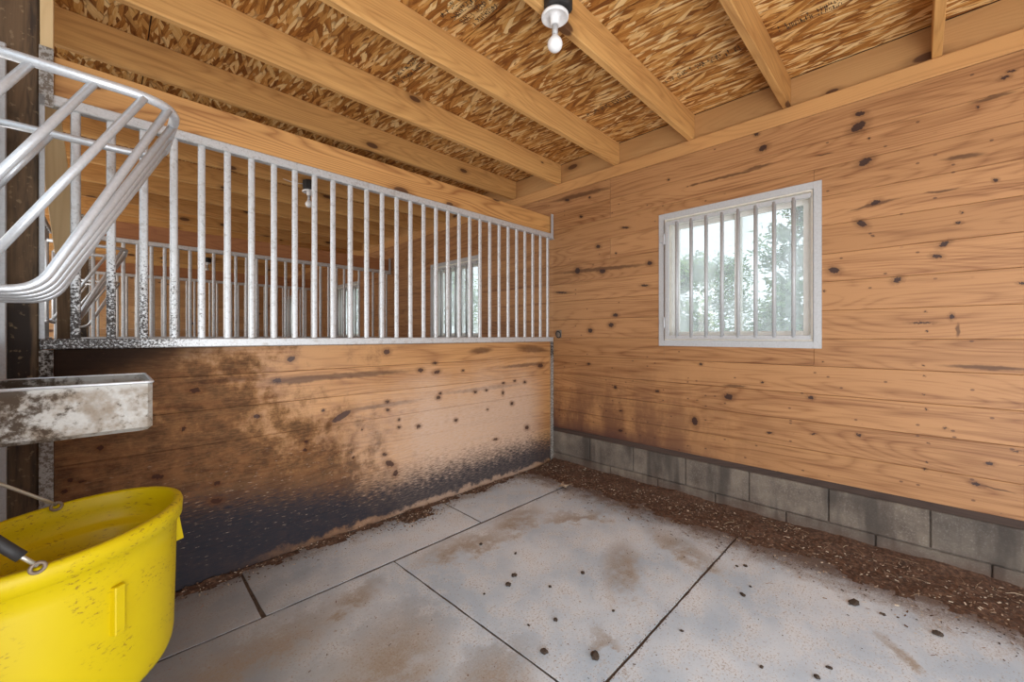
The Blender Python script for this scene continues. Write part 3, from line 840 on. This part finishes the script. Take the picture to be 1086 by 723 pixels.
for z in (1.30, 1.93):
    b = MB(); b.tube([(X1 - 0.014, 1.356, z - 0.04), (X1 - 0.014, 1.356, z + 0.04)], 0.010, 10); b.box(X1 - 0.016, X1 - 0.008, 1.346, 1.39, z - 0.02, z + 0.02)
    b.build('hinge', GALV_GUARD, guard)
for k, nm in ((1, 'galvanised window guard seen through the bars in the next stall'), (2, 'smaller looking galvanised window guard in the third stall'), (3, 'farthest galvanised window guard, near the end wall')):
    copy_thing(guard, (0, k * PITCH, 0), nm)

# ------------------------------------------------------------------ joists, headers, posts
ORD = ['first', 'second', 'third', 'fourth', 'fifth', 'sixth', 'seventh', 'eighth', 'ninth', 'tenth', 'eleventh', 'twelfth', 'thirteenth', 'fourteenth', 'fifteenth', 'sixteenth', 'seventeenth', 'eighteenth', 'nineteenth', 'twentieth']
b = MB(); b.box(-1.2, X1 + 0.031, -0.019, 0.019, 2.6235, 2.8095)
j0 = b.build('ceiling_joist', W_JOIST, bevel=0.003)
near = ['pine ceiling joist seen end on above the right part of the window wall', 'pine ceiling joist directly above the near window, right of the lamp', 'pine ceiling joist that carries the bare bulb lamp',
        'pine ceiling joist one bay left of the lamp', 'pine ceiling joist two bays left of the lamp', 'pine ceiling joist just above the header over the bars']
ny = [-0.07, 0.579, 1.167, 1.779, 2.394, 2.985]
yy = list(ny)
while yy[-1] + 0.605 < YEND - 0.1: yy.append(yy[-1] + 0.605)
yy = [-0.68, -1.29] + yy
for i, y in enumerate(yy):
    o = j0 if i == 0 else j0.copy()
    if i: col.objects.link(o)
    o.location = (0, y, 0)
    k = i - 2
    lab = ['pine ceiling joist over the doorway behind the window corner', 'pine ceiling joist farthest behind the viewer'][i] if k < 0 else near[k] if k < 6 else 'pine ceiling joist over the neighbouring stalls, %s beyond the header' % ORD[k - 5]
    tag(o, lab, 'joist', 'ceiling joists')


def header(y, mat, label):
    b = MB(); b.box(-0.15, X1 - 0.003, y + 0.006, y + 0.044, 2.1635, 2.328)
    return tag(b.build('header_board', mat, bevel=0.003), label, 'board', 'header boards over the bars')


header(YP, W_HEADER, 'orange pine header board above the near row of bars')
header(YP + PITCH, W_HEADER2, 'reddish header board above the second row of bars')
header(YP + 2 * PITCH, W_HEADER2, 'farthest header board above the third row of bars')
b = MB(); b.box(-0.332, -0.188, YP - 0.01, YP + 0.13, -0.02, 2.81)
p0 = tag(b.build('timber_post', W_POST, bevel=0.006), 'weathered dark timber post behind the hay rack at the left edge', 'post', 'stall posts')
for k, nm in ((1, 'timber post at the end of the second partition'), (2, 'timber post at the end of the third partition')):
    o = p0.copy(); col.objects.link(o); o.location = (0, k * PITCH, 0); o['label'] = nm
b = MB(); b.box(-0.186, -0.150, YP - 0.012, YP + 0.024, 2.345, 2.80)
tag(b.build('wood_cleat', W_CLEAT, bevel=0.002), 'short pale upright cleat on the post above the header', 'cleat')
br = thing('stall_brace', 'pale leaning brace board on a brown stud behind the bars next to the post', 'board', (-0.12, YP + 0.2, -0.02))
b = MB(); b.beam((-0.186, YP + 0.20, 2.24), (-0.122, YP + 0.20, 1.56), 0.075, 0.034, (0, 1, 0)); b.build('brace_board', W_CLEAT, br, bevel=0.002)
b = MB(); b.box(-0.155, -0.088, YP + 0.222, YP + 0.26, -0.02, 1.72); b.build('stud', W_POST, br, bevel=0.002)

# ------------------------------------------------------------------ partition grilles
NB = 30
def grille(y, label):
    t = thing('stall_grille', label, 'bars', (1.4, y, 1.146), 'partition grilles')
    b = MB(); b.box(-0.172, 2.988, y - 0.020, y + 0.022, 2.1185, 2.1625)
    b.build('top_rail', GALV, t, bevel=0.004)
    b = MB(); b.box(-0.186, 2.988, y - 0.022, y + 0.040, 1.1465, 1.188)
    b.build('bottom_rail', GALV, t, bevel=0.004)
    b = MB()
    prof = [(0.0150 * math.copysign(abs(math.cos(a)) ** .6, math.cos(a)), 0.0085 * math.copysign(abs(math.sin(a)) ** .8, math.sin(a))) for a in [2 * PI * k / 16 for k in range(16)]]
    vs = [(px, py, z) for z in (1.187, 2.1195) for px, py in prof]
    b.add(vs, [(k, (k + 1) % 16, 16 + (k + 1) % 16, 16 + k) for k in range(16)])
    first = None
    for k in range(NB):
        x = -0.09 + k * 3.018 / (NB - 1)
        if first is None: o = first = b.build('bar', GALV, t, smooth=True)
        else:
            o = first.copy(); col.objects.link(o)
        o.location = (x, y, 0)
    b = MB()
    b.box(-0.1875, -0.172, y - 0.026, y - 0.022, 1.188, 2.15); b.box(-0.1875, -0.1845, y - 0.026, y + 0.04, 1.188, 2.15)
    b.build('end_channel', GALV_GUARD, t)
    b = MB(); b.box(-0.1875, -0.149, y - 0.026, y - 0.0225, 2.105, 2.34)
    b.build('gusset_plate', GALV_PLATE, t)
    b = MB(); b.box(-0.1875, -0.149, y - 0.026, y - 0.0225, 0.002, 1.145)
    b.build('post_channel', GALV_PLATE, t)
    b = MB(); b.box(2.966, 2.997, y - 0.014, y - 0.002, 0.002, 1.146); b.box(2.984, 2.988, y - 0.012, y + 0.03, 0.002, 1.146)
    b.build('wall_channel', GALV_PLATE, t)
    b = MB(); b.box(2.955, 2.985, y - 0.024, y - 0.018, 2.12, 2.345); b.box(2.955, 2.998, y - 0.024, y + 0.02, 2.112, 2.1185)
    b.build('hanger_strap', GALV_GUARD, t)
    return t


g0 = grille(YP, 'galvanised barred grille on top of the near plank partition')
copy_thing(g0, (0, PITCH, 0), 'second barred grille seen through the near bars')
copy_thing(g0, (0, 2 * PITCH, 0), 'third barred grille, smallest and farthest through the bars')

# front grilles towards the aisle, mostly outside the picture
fg = thing('front_grille', 'galvanised front grille upright beside the timber post at the left edge', 'bars', (-0.28, 1.6, 1.146), 'front grilles')
b = MB(); b.box(-0.292, -0.267, YP - 0.036, YP - 0.011, 0.002, 2.30); b.build('upright', GALV_GUARD, fg, bevel=0.003)
for z in (1.147, 2.12):
    b = MB(); b.box(-0.345, -0.303, 0.78, YP - 0.036, z, z + 0.04); b.build('rail', GALV_GUARD, fg, bevel=0.003)
for k in range(14):
    y = 0.85 + k * 0.112
    b = MB(); b.tube([(-0.324, y, 1.186), (-0.324, y, 2.122)], 0.011, 8); b.build('bar', GALV_GUARD, fg, smooth=True)
copy_thing(fg, (-0.045, PITCH, 0), 'front grille of the next stall behind its hay rack')
copy_thing(fg, (-0.045, 2 * PITCH, 0), 'front grille of the third stall behind its hay rack')

# tie ring on the window wall next to the partition
rg = thing('tie_ring', 'small rusty tie ring on the window wall at the end of the bottom rail', 'ring', (X1, 2.375, 1.215))
b = MB(); b.box(X1 - 0.006, X1 - 0.0005, 2.345, 2.405, 1.185, 1.255); b.build('ring_plate', RUSTY, rg, bevel=0.002)
b = MB(); b.tube([(X1 - 0.014 - 0.006 * math.sin(a), 2.375 + 0.026 * math.cos(a), 1.212 + 0.030 * math.sin(a)) for a in [2 * PI * k / 20 for k in range(20)]], 0.0045, 8, True)
b.build('ring', BLACK, rg, smooth=True)

# ------------------------------------------------------------------ hay racks
def hay_rack(y0, y1, dx, label):
    zt, zb, xw, xo = 1.945, 1.328, -0.284, 0.166
    t = thing('hay_rack', label, 'hay rack', (xw + dx, (y0 + y1) / 2, zb), 'hay racks')
    D = lambda x, y, z: (x + dx, y, z)
    b = MB(); b.tube(fillet([D(xw, y0, zt), D(xo, y0, zt), D(xo, y1, zt), D(xw, y1, zt)], 0.13, 10), 0.0145, 12)
    b.build('top_rail', GALV_RACK, t, smooth=True)
    n = 5
    for k in range(n):
        y = y0 + 0.035 + k * (y1 - y0 - 0.07) / (n - 1)
        xe = xo - (0.022 if k in (0, n - 1) else 0.0)
        b = MB(); b.tube(fillet([D(xe, y, zt - 0.004), D(-0.137, y, zb), D(xw, y, zb - 0.004)], 0.06, 8), 0.0112, 10)
        b.build('front_bar', GALV_RACK, t, smooth=True)
    for y in (y0, y1):
        for x in ((-0.146, -0.025, 0.083) if y == y0 else (-0.146,)):
            zend = zt - (x - xw) * 1.83
            xend = xw
            if zend < zb: xend = x - (zt - zb) / 1.83; zend = zb
            b = MB(); b.tube([D(x, y, zt - 0.006), D(xend, y, zend)], 0.0108, 10); b.build('end_bar', GALV_RACK, t, smooth=True)
    b = MB(); b.tube([D(xw, y0 - 0.02, zb - 0.01), D(xw, y1 + 0.02, zb - 0.01)], 0.013, 10); b.tube([D(xw, y0, zb - 0.01), D(xw, y0, zt)], 0.011, 8); b.tube([D(xw, y1, zb - 0.01), D(xw, y1, zt)], 0.011, 8)
    b.build('back_frame', GALV_RACK, t, smooth=True)
    return t


rk = hay_rack(1.70, 2.26, 0.0, 'large galvanised tube hay rack in the near left corner above the trough')
copy_thing(rk, (-0.045, PITCH, 0), 'hay rack in the next stall, seen through the bars by the post')
copy_thing(rk, (-0.045, 2 * PITCH, 0), 'tiny hay rack in the third stall, seen through two sets of bars')

# ------------------------------------------------------------------ feed trough
def trough():
    t = thing('feed_trough', 'dirty galvanised feed trough fixed under the hay rack', 'trough', (-0.09, 1.89, 0.904))
    x0, x1, y0, y1, z0, z1 = -0.298, 0.103, 1.70, 2.08, 0.905, 1.056
    b = MB(); e = 0.004
    o = [(x0, y0), (x1 - 0.012, y0), (x1, y0 + 0.012), (x1, y1 - 0.012), (x1 - 0.012, y1), (x0, y1)]
    def ring(k, z): return [((x0 if px == x0 else px - k), py + (k if py < 1.8 else -k), z) for px, py in o]
    vs = ring(0.012, z0) + ring(0, z0 + 0.012) + ring(0, z1) + ring(e, z1) + ring(e, z0 + 0.014) 
    fs = []
    for l in range(4): fs += [(l * 6 + k, l * 6 + (k + 1) % 6, (l + 1) * 6 + (k + 1) % 6, (l + 1) * 6 + k) for k in range(6)]
    fs += [tuple(reversed(range(6))), tuple(24 + k for k in range(6))]
    b.add(vs, fs); b.build('trough_body', GALV_TROUGH, t)
    b = MB()
    b.tube(fillet([(x0 + 0.004, y0, z1), (x1, y0, z1), (x1, y1, z1), (x0 + 0.004, y1, z1)], 0.014, 4), 0.0042, 8)
    b.build('rolled_rim', GALV_RACK, t, smooth=True)
    return t


trough()

# ------------------------------------------------------------------ yellow bucket
def bucket():
    C = (-0.0745, 1.484); A, B = 0.266, 0.186; ph = math.radians(46.2); zr = 0.73; XB = -0.272
    t = thing('feed_bucket', 'scuffed yellow plastic bucket hanging at the front left', 'bucket', (C[0], C[1], 0.325))
    n = 72
    def pt(a, k, z, off=0.0):
        u, v = (A * k + off) * math.cos(a), (B * k + off) * math.sin(a)
        x = C[0] + u * math.cos(ph) - v * math.sin(ph); y = C[1] + u * math.sin(ph) + v * math.cos(ph)
        return (max(x, XB + 0.02 * (1 - k) - off * .0), y, z)
    prof = [(0.60, .326, 0), (0.86, .326, 0), (0.905, .331, 0), (0.930, .345, 0), (0.945, .37, 0), (0.962, .52, 0), (0.972, .64, 0), (0.974, .682, 0),
            (0.978, .686, .006), (0.985, .688, .010), (0.99, .72, .011), (0.99, .729, .008), (0.985, .732, .003), (0.96, .732, 0), (0.948, .727, -.002),
            (0.940, .69, 0), (0.932, .655, 0), (0.928, .648, -.006), (0.915, .644, -.020), (0.905, .638, -.023), (0.89, .50, -.023), (0.87, .36, -.023), (0.80, .336, -.01), (0.5, .334, 0)]
    b = MB()
    vs = [pt(2 * PI * k / n, r, z, o) for r, z, o in prof for k in range(n)]
    fs = [(i * n + k, i * n + (k + 1) % n, (i + 1) * n + (k + 1) % n, (i + 1) * n + k) for i in range(len(prof) - 1) for k in range(n)]
    fs += [tuple(reversed(range(n))), tuple((len(prof) - 1) * n + k for k in range(n))]
    b.add(vs, fs); b.build('bucket_body', YELLOW, t, smooth=True)
    # raised ribs on the outside: angle, width, z range, how far it stands out
    for ang, w, z0, z1, d in ((-1.775, 0.055, .505, .618, .012), (-0.36, 0.09, .572, .676, .031), (1.45, 0.05, .48, .60, .012)):
        b = MB(); vs = []
        for z in (z0, z1):
            for da, dd in ((-w, 0.0), (-w * .75, d), (w * .75, d), (w, 0.0)):
                q = dd * (0.45 if (d > .03 and z == z1) else 1.0)
                vs.append(pt(ang + da, 0.966, z, q + 0.001 if dd else -0.004))
        b.add(vs, [(0, 1, 5, 4), (1, 2, 6, 5), (2, 3, 7, 6), (0, 3, 2, 1), (4, 5, 6, 7), (3, 0, 4, 7)])
        b.build('rib', YELLOW, t, bevel=0.002)
    # wire bail
    far = Vector((-0.097, 1.665, 0.738)); near = Vector((-0.098, 1.251, 0.738)); hook = Vector((-0.270, 1.46, 0.93))
    P = []
    for k in range(13):
        f = k / 12
        P.append(near * (1 - f) ** 2 + Vector((-0.225, 1.235, 0.90)) * 2 * f * (1 - f) + hook * f * f)
    for k in range(1, 13):
        f = k / 12
        P.append(hook * (1 - f) ** 2 + Vector((-0.265, 1.62, 0.90)) * 2 * f * (1 - f) + far * f * f)
    b = MB(); b.tube(P, 0.0042, 8); bl = b.build('bail', WIRE, t, smooth=True)
    for e in (near, far):
        b = MB(); b.tube([e + Vector((0.010 * math.cos(a), 0.004 * math.cos(a), 0.010 * math.sin(a) - 0.004)) for a in [2 * PI * k / 16 for k in range(16)]], 0.0036, 8, True)
        b.build('bail_eye', RUSTY, bl, smooth=True)
    q = P[1:5]
    b = MB(); b.tube(q, 0.0105, 12); g = b.build('grip', BLACK, bl, smooth=True); g['label'] = 'black rubber grip sleeve'
    return t


bucket()

# ------------------------------------------------------------------ lamps
def lamp(x, y, z, label):
    t = thing('ceiling_lamp', label, 'lamp', (x, y, z), 'bare bulb lamps')
    b = MB(); b.lathe([(0.055, z + 0.0205), (0.062, z + 0.026), (0.062, z + 0.10), (0.052, z + 0.105)], x, y - 0.018, 8); b.box(x - 0.03, x + 0.03, y + 0.02, y + 0.0295, z + 0.03, z + 0.10)
    b.build('junction_box', BOXBLK, t, bevel=0.002)
    b = MB(); b.lathe([(0.0165, z - 0.030), (0.0195, z - 0.028), (0.021, z + 0.008), (0.030, z + 0.011), (0.046, z + 0.004), (0.054, z - 0.003), (0.059, z - 0.001), (0.060, z + 0.008), (0.050, z + 0.021)], x, y, 32)
    b.build('lamp_holder', WHITE, t, smooth=True)
    b = MB(); b.lathe([(0.0125, z - 0.026), (0.0125, z - 0.078)], x, y, 20)
    cap = b
    b = MB(); b.lathe([(0.0135, z - 0.076), (0.018, z - 0.084)] + [(0.033 * math.sin(q), z - 0.114 + 0.033 * math.cos(q)) for q in [0.75 + 2.3 * k / 9 for k in range(10)]], x, y, 28)
    bu = b.build('bulb', BULB, t, smooth=True)
    cap.build('bulb_cap', GALV_GUARD, bu, smooth=True)
    b = MB(); b.tube(fillet([(x - 0.045, y, z + 0.07), (x - 0.13, y + 0.01, z + 0.06), (x - 0.34, y + 0.036, z + 0.10), (x - 0.75, y + 0.036, z + 0.13)], 0.08), 0.004, 6)
    b.build('cable', VINYL, t, smooth=True)
    return t


lp = lamp(1.383, 1.118, 2.585, 'bare bulb lamp on a black box at the top of the picture')
copy_thing(lp, (0, 3.04, 0), 'bare bulb lamp in the next stall, seen through the bars')
copy_thing(lp, (-0.02, 8.5, 0), 'smallest bare bulb lamp, far off through the second row of bars')

# ------------------------------------------------------------------ rubber mats
def mat_(pts, label, seed):
    b = MB(); rr = random.Random(seed); out = []
    n = len(pts)
    for i in range(n):
        p, q = Vector((*pts[i], 0)), Vector((*pts[(i + 1) % n], 0)); L = (q - p).length; m = max(2, int(L / 0.06))
        for k in range(m):
            f = k / m
            w = p.lerp(q, f) + Vector((rr.uniform(-1, 1), rr.uniform(-1, 1), 0)) * 0.0016
            out.append(w)
    c = sum(out, Vector()) / len(out); N = len(out)
    vs = [(p.x, p.y, -0.006) for p in out] + [(p.x, p.y, -0.0012) for p in out] + [((p + (c - p).normalized() * 0.0015).x, (p + (c - p).normalized() * 0.0015).y, 0) for p in out]
    fs = [(k, (k + 1) % N, N + (k + 1) % N, N + k) for k in range(N)] + [(N + k, N + (k + 1) % N, 2 * N + (k + 1) % N, 2 * N + k) for k in range(N)]
    fs += [tuple(reversed(range(N))), tuple(2 * N + k for k in range(N))]
    b.add(vs, fs, 0.5)
    for q in range(N): b.r[q] = 1.0
    return tag(b.build('rubber_mat', RUBBER), label, 'mat', 'rubber stall mats')


g = 0.0028
mat_([(-0.29, 1.985 + g), (0.470 - g, 1.975 + g), (0.478 - g, 2.452), (-0.29, 2.452)], 'narrow dark grey mat strip at the foot of the partition, nearest the bucket', 1)
mat_([(0.482 + g, 1.975 + g), (1.703 - g, 1.985 + g), (1.712 - g, 2.452), (0.484 + g, 2.452)], 'long narrow mat strip in the middle of the partition foot', 2)
mat_([(1.707 + g, 1.985 + g), (2.93, 1.995 + g), (2.93, 2.452), (1.716 + g, 2.452)], 'narrow mat strip in the far corner of the stall', 3)
mat_([(-0.29, 0.775), (1.110 - g, 0.765 + g), (1.082 - g, 1.968 - g), (-0.29, 1.978 - g)], 'large brown dusted mat in front of the bucket', 4)
mat_([(1.112 + g, 0.765 + g), (2.94, 0.762 + g), (2.94, 1.985 - g), (1.084 + g, 1.968 - g)], 'large pale mat in the middle of the floor', 5)
mat_([(1.114 + g, -0.455), (2.94, -0.455), (2.94, 0.758 - g), (1.114 + g, 0.760 - g)], 'large bluish mat at the lower right below the window', 6)
mat_([(-0.29, -0.455), (1.104 - g, -0.455), (1.108 - g, 0.760 - g), (-0.29, 0.768)], 'mat under the viewer at the bottom edge', 7)


# ------------------------------------------------------------------ dirt and litter
def hnoise(x, y): return (math.sin(x * 17.3 + y * 5.1) + math.sin(y * 13.7 - x * 7.9 + 1.3) + math.sin(x * 31 + y * 37 + .4) * .6 + math.sin(y * 71 - x * 53) * .35) / 2.95


def drift(name, x0, x1, y0, y1, step, hfun, mat, label):
    b = MB(); nx = int((x1 - x0) / step) + 1; ny_ = int((y1 - y0) / step) + 1
    H = {}; idx = {}; vs = []; fs = []
    for i in range(nx):
        for j in range(ny_):
            x, y = x0 + i * step, y0 + j * step
            H[i, j] = hfun(x, y) + R_.uniform(-1, 1) * 0.0022
    for i in range(nx - 1):
        for j in range(ny_ - 1):
            q = [(i, j), (i + 1, j), (i + 1, j + 1), (i, j + 1)]
            if max(H[k] for k in q) < 0.0005: continue
            f = []
            for k in q:
                if k not in idx:
                    idx[k] = len(vs); vs.append((x0 + k[0] * step + R_.uniform(-.3, .3) * step, y0 + k[1] * step + R_.uniform(-.3, .3) * step, max(H[k], 0.0002)))
                f.append(idx[k])
            fs.append(tuple(f))
    b.add(vs, fs)
    o = b.build(name, mat)
    return tag(o, label, 'dirt', kind='stuff')


drift('dirt_drift', 2.36, 2.998, -1.0, 2.44, 0.022, lambda x, y: 0.050 * max(0, (x - 2.58) / 0.42) ** 1.3 + (0.009 * hnoise(x, y) + 0.004 * hnoise(x * 3.1, y * 2.7)) * min(1, max(0, (x - 2.50) / 0.15)) - 0.006 + 0.02 * max(0, y - 2.15) * max(0, x - 2.3), DIRT, 'brown drift of dirt and litter along the concrete blocks')
drift('litter_line', -0.2, 2.6, 2.30, 2.453, 0.018, lambda x, y: 0.024 * max(0, (y - 2.345) / 0.11) + 0.011 * hnoise(x * 1.3, y * 2) - 0.014 + 0.030 * math.exp(-((x - 1.45) / 0.10) ** 2 - ((y - 2.34) / 0.07) ** 2), DIRT, 'thin line of litter along the foot of the partition')


def flakes(name, spots, mat, label, cat):
    b = MB()
    for (x, y, z, L, W, rn) in spots:
        a = R_.uniform(0, PI); ti = R_.uniform(-.35, .35); tj = R_.uniform(-.5, .5)
        u = Vector((math.cos(a) * math.cos(ti), math.sin(a) * math.cos(ti), math.sin(ti))) * L / 2
        v = Vector((-math.sin(a), math.cos(a), tj)).normalized() * W / 2
        n = u.cross(v).normalized() * min(W, L) * 0.12
        c = Vector((x, y, z + abs(u.z) + abs(v.z)))
        vs = [c + i * u + j * v + k * n + n * (0.6 * (1 if i == 0 else 0)) for k in (-1, 1) for i in (-1, 1) for j in (-1, 1)]
        b.add(vs, [(0, 1, 3, 2), (4, 6, 7, 5), (0, 4, 5, 1), (2, 3, 7, 6), (0, 2, 6, 4), (1, 5, 7, 3)], rn)
    return tag(b.build(name, mat), label, cat, kind='stuff')


sp = []
for _ in range(5200):      # along the window wall
    x = 2.99 - abs(R_.gauss(0, 0.24)); y = R_.uniform(-0.9, 2.42)
    if x < 2.1: continue
    z = 0.034 * max(0, (x - 2.55) / 0.45) ** 1.2 + 0.002
    sp.append((x, y, z, R_.uniform(.004, .017), R_.uniform(.002, .006), min(1, R_.random() ** 1.5)))
for _ in range(900):       # along the partition
    y = 2.44 - abs(R_.gauss(0, 0.06)); x = R_.uniform(-0.1, 2.6)
    sp.append((x, y, 0.018 * max(0, (y - 2.345) / 0.1) + .001, R_.uniform(.004, .014), R_.uniform(.002, .006), R_.random()))
for _ in range(420):       # the little heap
    x = R_.gauss(1.45, 0.10); y = min(2.44, R_.gauss(2.34, 0.05))
    sp.append((x, y, 0.022 * math.exp(-((x - 1.45) / .1) ** 2 - ((y - 2.34) / .07) ** 2) + 0.001, R_.uniform(.004, .016), R_.uniform(.002, .007), R_.random()))
for _ in range(420):       # seam between the middle mats
    f = R_.random(); x = 1.11 + f * 1.4; sp.append((x, 0.762 + R_.gauss(0, .008), .001, R_.uniform(.002, .006), R_.uniform(.001, .003), R_.random() * .6))
for _ in range(1500):      # scattered over the mats
    x = R_.uniform(0.5, 2.9); y = R_.uniform(-0.4, 2.4)
    if hnoise(x * .35, y * .35) + R_.uniform(-.7, .7) < -0.1: continue
    big = R_.random() < .06
    sp.append((x, y, .0005, R_.uniform(.006, .016) if big else R_.uniform(.002, .006), R_.uniform(.001, .0035), 0.9 if R_.random() < .2 else R_.random() * .6))
flakes('wood_shavings', sp, CHIPS, 'wood shavings and crumbs strewn over the floor', 'shavings')
b = MB()
for _ in range(46):
    x = 2.97 - abs(R_.gauss(0, 0.22)); y = R_.uniform(-0.6, 0.9); a = R_.uniform(0, PI); L = R_.uniform(.03, .10)
    z = 0.042 * max(0, (x - 2.5) / 0.5) + 0.004
    d = Vector((math.cos(a), math.sin(a), 0)) * L / 2; m = Vector((-d.y, d.x, 0)) * R_.uniform(-.10, .10); c = Vector((min(x, 2.92), y, z))
    b.tube([c - d, c + m + Vector((0, 0, .004)), c + d], 0.0010, 5)
tag(b.build('straw', STRAW), 'straw stalks in the dirt at the right', 'straw', kind='stuff')

CLODS= [(1.44, 1.425, 0.0112), (1.366, 1.391, 0.0137), (1.171, 0.999, 0.0162), (1.289, 0.851, 0.0174), (1.497, 1.24, 0.0087), (1.592, 1.565, 0.0075), (1.701, 1.195, 0.01), (1.339, 1.08, 0.0087), (1.521, 1.773, 0.01), (1.561, 0.937, 0.0062), (1.236, 1.139, 0.005), (1.24, 1.423, 0.005), (2.366, 0.2, 0.0196), (2.08, 0.572, 0.0109), (2.361, -0.057, 0.0153), (1.29, 0.849, 0.0153), (2.175, 0.564, 0.0065), (2.351, 0.633, 0.0087), (2.319, 0.664, 0.0075), (2.36, 0.106, 0.0087), (1.845, 0.225, 0.0075), (1.652, 0.678, 0.0062), (1.676, 0.399, 0.0062), (1.762, 0.249, 0.0099), (2.177, 0.565, 0.005)]
b = None
for i, (x, y, r) in enumerate(CLODS):
    rr = random.Random(i * 13 + 5)
    import bmesh
    bm = bmesh.new(); bmesh.ops.create_icosphere(bm, subdivisions=2, radius=1.0)
    ax = (rr.uniform(.9, 1.5), rr.uniform(.7, 1.1), rr.uniform(.5, .75)); ro = rr.uniform(0, PI)
    for v in bm.verts:
        k = 1 + 0.22 * math.sin(v.co.x * 4 + i) * math.sin(v.co.y * 5 + 2 * i) + 0.12 * rr.uniform(-1, 1)
        px, py, pz = v.co.x * ax[0] * k * r, v.co.y * ax[1] * k * r, v.co.z * ax[2] * k * r
        v.co = (px * math.cos(ro) - py * math.sin(ro), px * math.sin(ro) + py * math.cos(ro), max(pz, -r * .42))
    lo = min(v.co.z for v in bm.verts)
    me = bpy.data.meshes.new('dirt_clod'); bm.to_mesh(me); bm.free(); me.materials.append(CLOD)
    o = bpy.data.objects.new('dirt_clod', me); col.objects.link(o); o.location = (x, y, -lo)
    lab = 'small dried dirt clod lying on the rubber mats'
    if (x, y) == (CLODS[12][0], CLODS[12][1]): lab = 'biggest dark dirt clod, on the bluish mat at the lower right'
    elif (x, y) == (CLODS[14][0], CLODS[14][1]): lab = 'dark dirt clod farthest right on the bluish mat'
    elif (x, y) == (CLODS[3][0], CLODS[3][1]): lab = 'brown clod at the bottom edge left of the mat seam'
    tag(o, lab, 'clod', 'dried dirt clods')

# dry leaf near the corner
lf = MB(); lx, ly = 2.556, 1.976; vs = [(lx, ly, 0.022)]; n = 40
for k in range(n):
    a = 2 * PI * k / n
    r = 0.030 + 0.040 * max(0, math.cos(2.5 * a)) ** 2 * (1 if abs(a - PI) > .4 else .5) + 0.006 * math.cos(10 * a)
    vs.append((lx + r * math.cos(a + .7), ly + r * math.sin(a + .7), 0.016 + 0.008 * math.sin(3 * a) + r * 0.08))
lf.add(vs, [(0, k + 1, (k + 1) % n + 1) for k in range(n)])
o = lf.build('dry_leaf', DRYLEAF); md = o.modifiers.new('thick', 'SOLIDIFY'); md.thickness = 0.0012
tag(o, 'curled pale dry leaf in the dirt by the far corner', 'leaf')

# ------------------------------------------------------------------ outdoors
def tree(x, y, h, rad, n, mat, label, seed, z0=0.0):
    rr = random.Random(seed)
    t = thing('tree', label, 'tree', (x, y, -0.12), 'trees outside the windows')
    b = MB(); b.tube([(x, y, -0.12), (x + .05, y - .03, h * .3), (x - .04, y + .05, h * .62), (x, y, h * .9)], [0.14, .11, .07, .03], 10)
    cl = []
    for k in range(26):
        a = rr.uniform(0, 2 * PI); zz = z0 + (h - z0) * rr.uniform(0.05, 1.0) ; rad_k = rad * (1.15 - 0.75 * (zz / h)) * rr.uniform(.35, 1.0)
        e = Vector((x + rad_k * math.cos(a), y + rad_k * math.sin(a), zz - 0.12 * rad_k))
        s0 = Vector((x, y, min(h * .85, zz * .85 + .1)))
        b.tube([s0, s0.lerp(e, .5) + Vector((0, 0, .10)), e], [.03, .02, .008], 6)
        cl.append((e, rad * rr.uniform(.28, .42)))
    b.build('trunk', BARK, t, smooth=True)
    f = MB()
    for _ in range(n):
        c, r = cl[rr.randrange(len(cl))]
        p = c + Vector((rr.gauss(0, 1), rr.gauss(0, 1), rr.gauss(0, .75))) * r * .55
        s = rr.uniform(.035, .075); a = Vector((rr.gauss(0, 1), rr.gauss(0, 1), rr.gauss(0, .6))).normalized(); q = a.orthogonal().normalized()
        vs = [p - a * s * 1.4, p + q * s * .5 + a * s * .1, p + a * s * 1.4, p - q * s * .5 + a * s * .1]
        f.add(vs, [(0, 1, 2, 3)], rr.random())
    o = f.build('foliage', mat, t)
    return t


tree(8.6, 3.6, 2.75, 0.80, 5200, LEAVES, 'bushy green tree outside the left half of the near window', 3, .3)
tree(9.9, 1.75, 4.2, 0.85, 5600, LEAVES2, 'taller bluish green tree outside the right half of the near window', 4, .5)
tree(14.5, 4.6, 3.6, 1.5, 4200, LEAVES2, 'hazy tree standing behind the two near trees', 5, .4)
tree(8.2, 10.8, 3.6, 1.2, 3600, LEAVES, 'green tree outside the window of the next stall', 6, .4)
tree(7.4, 16.0, 3.6, 1.2, 2600, LEAVES2, 'green tree outside the window of the third stall', 8, .4)
sh = thing('shed', 'pale low shed outside at the lower right of the near window', 'shed', (17.0, 1.0, -0.12))
b = MB(); b.box(16.2, 18.2, -1.2, 2.2, -0.12, 1.30); b.build('shed_wall', SIDING, sh)
b = MB(); b.add([(16.0, 2.4, 1.22), (18.4, 2.4, 1.22), (18.4, 0.5, 2.02), (16.0, 0.5, 2.02), (18.4, -1.4, 1.22), (16.0, -1.4, 1.22), (16.0, 2.4, 1.30), (18.4, 2.4, 1.30), (18.4, 0.5, 2.10), (16.0, 0.5, 2.10), (18.4, -1.4, 1.30), (16.0, -1.4, 1.30)],
      [(6, 7, 8, 9), (9, 8, 10, 11), (0, 3, 2, 1), (3, 5, 4, 2), (0, 6, 9, 3), (3, 9, 11, 5), (1, 2, 8, 7), (2, 4, 10, 8), (0, 1, 7, 6), (4, 5, 11, 10)]); b.build('shed_roof', ROOF, sh)
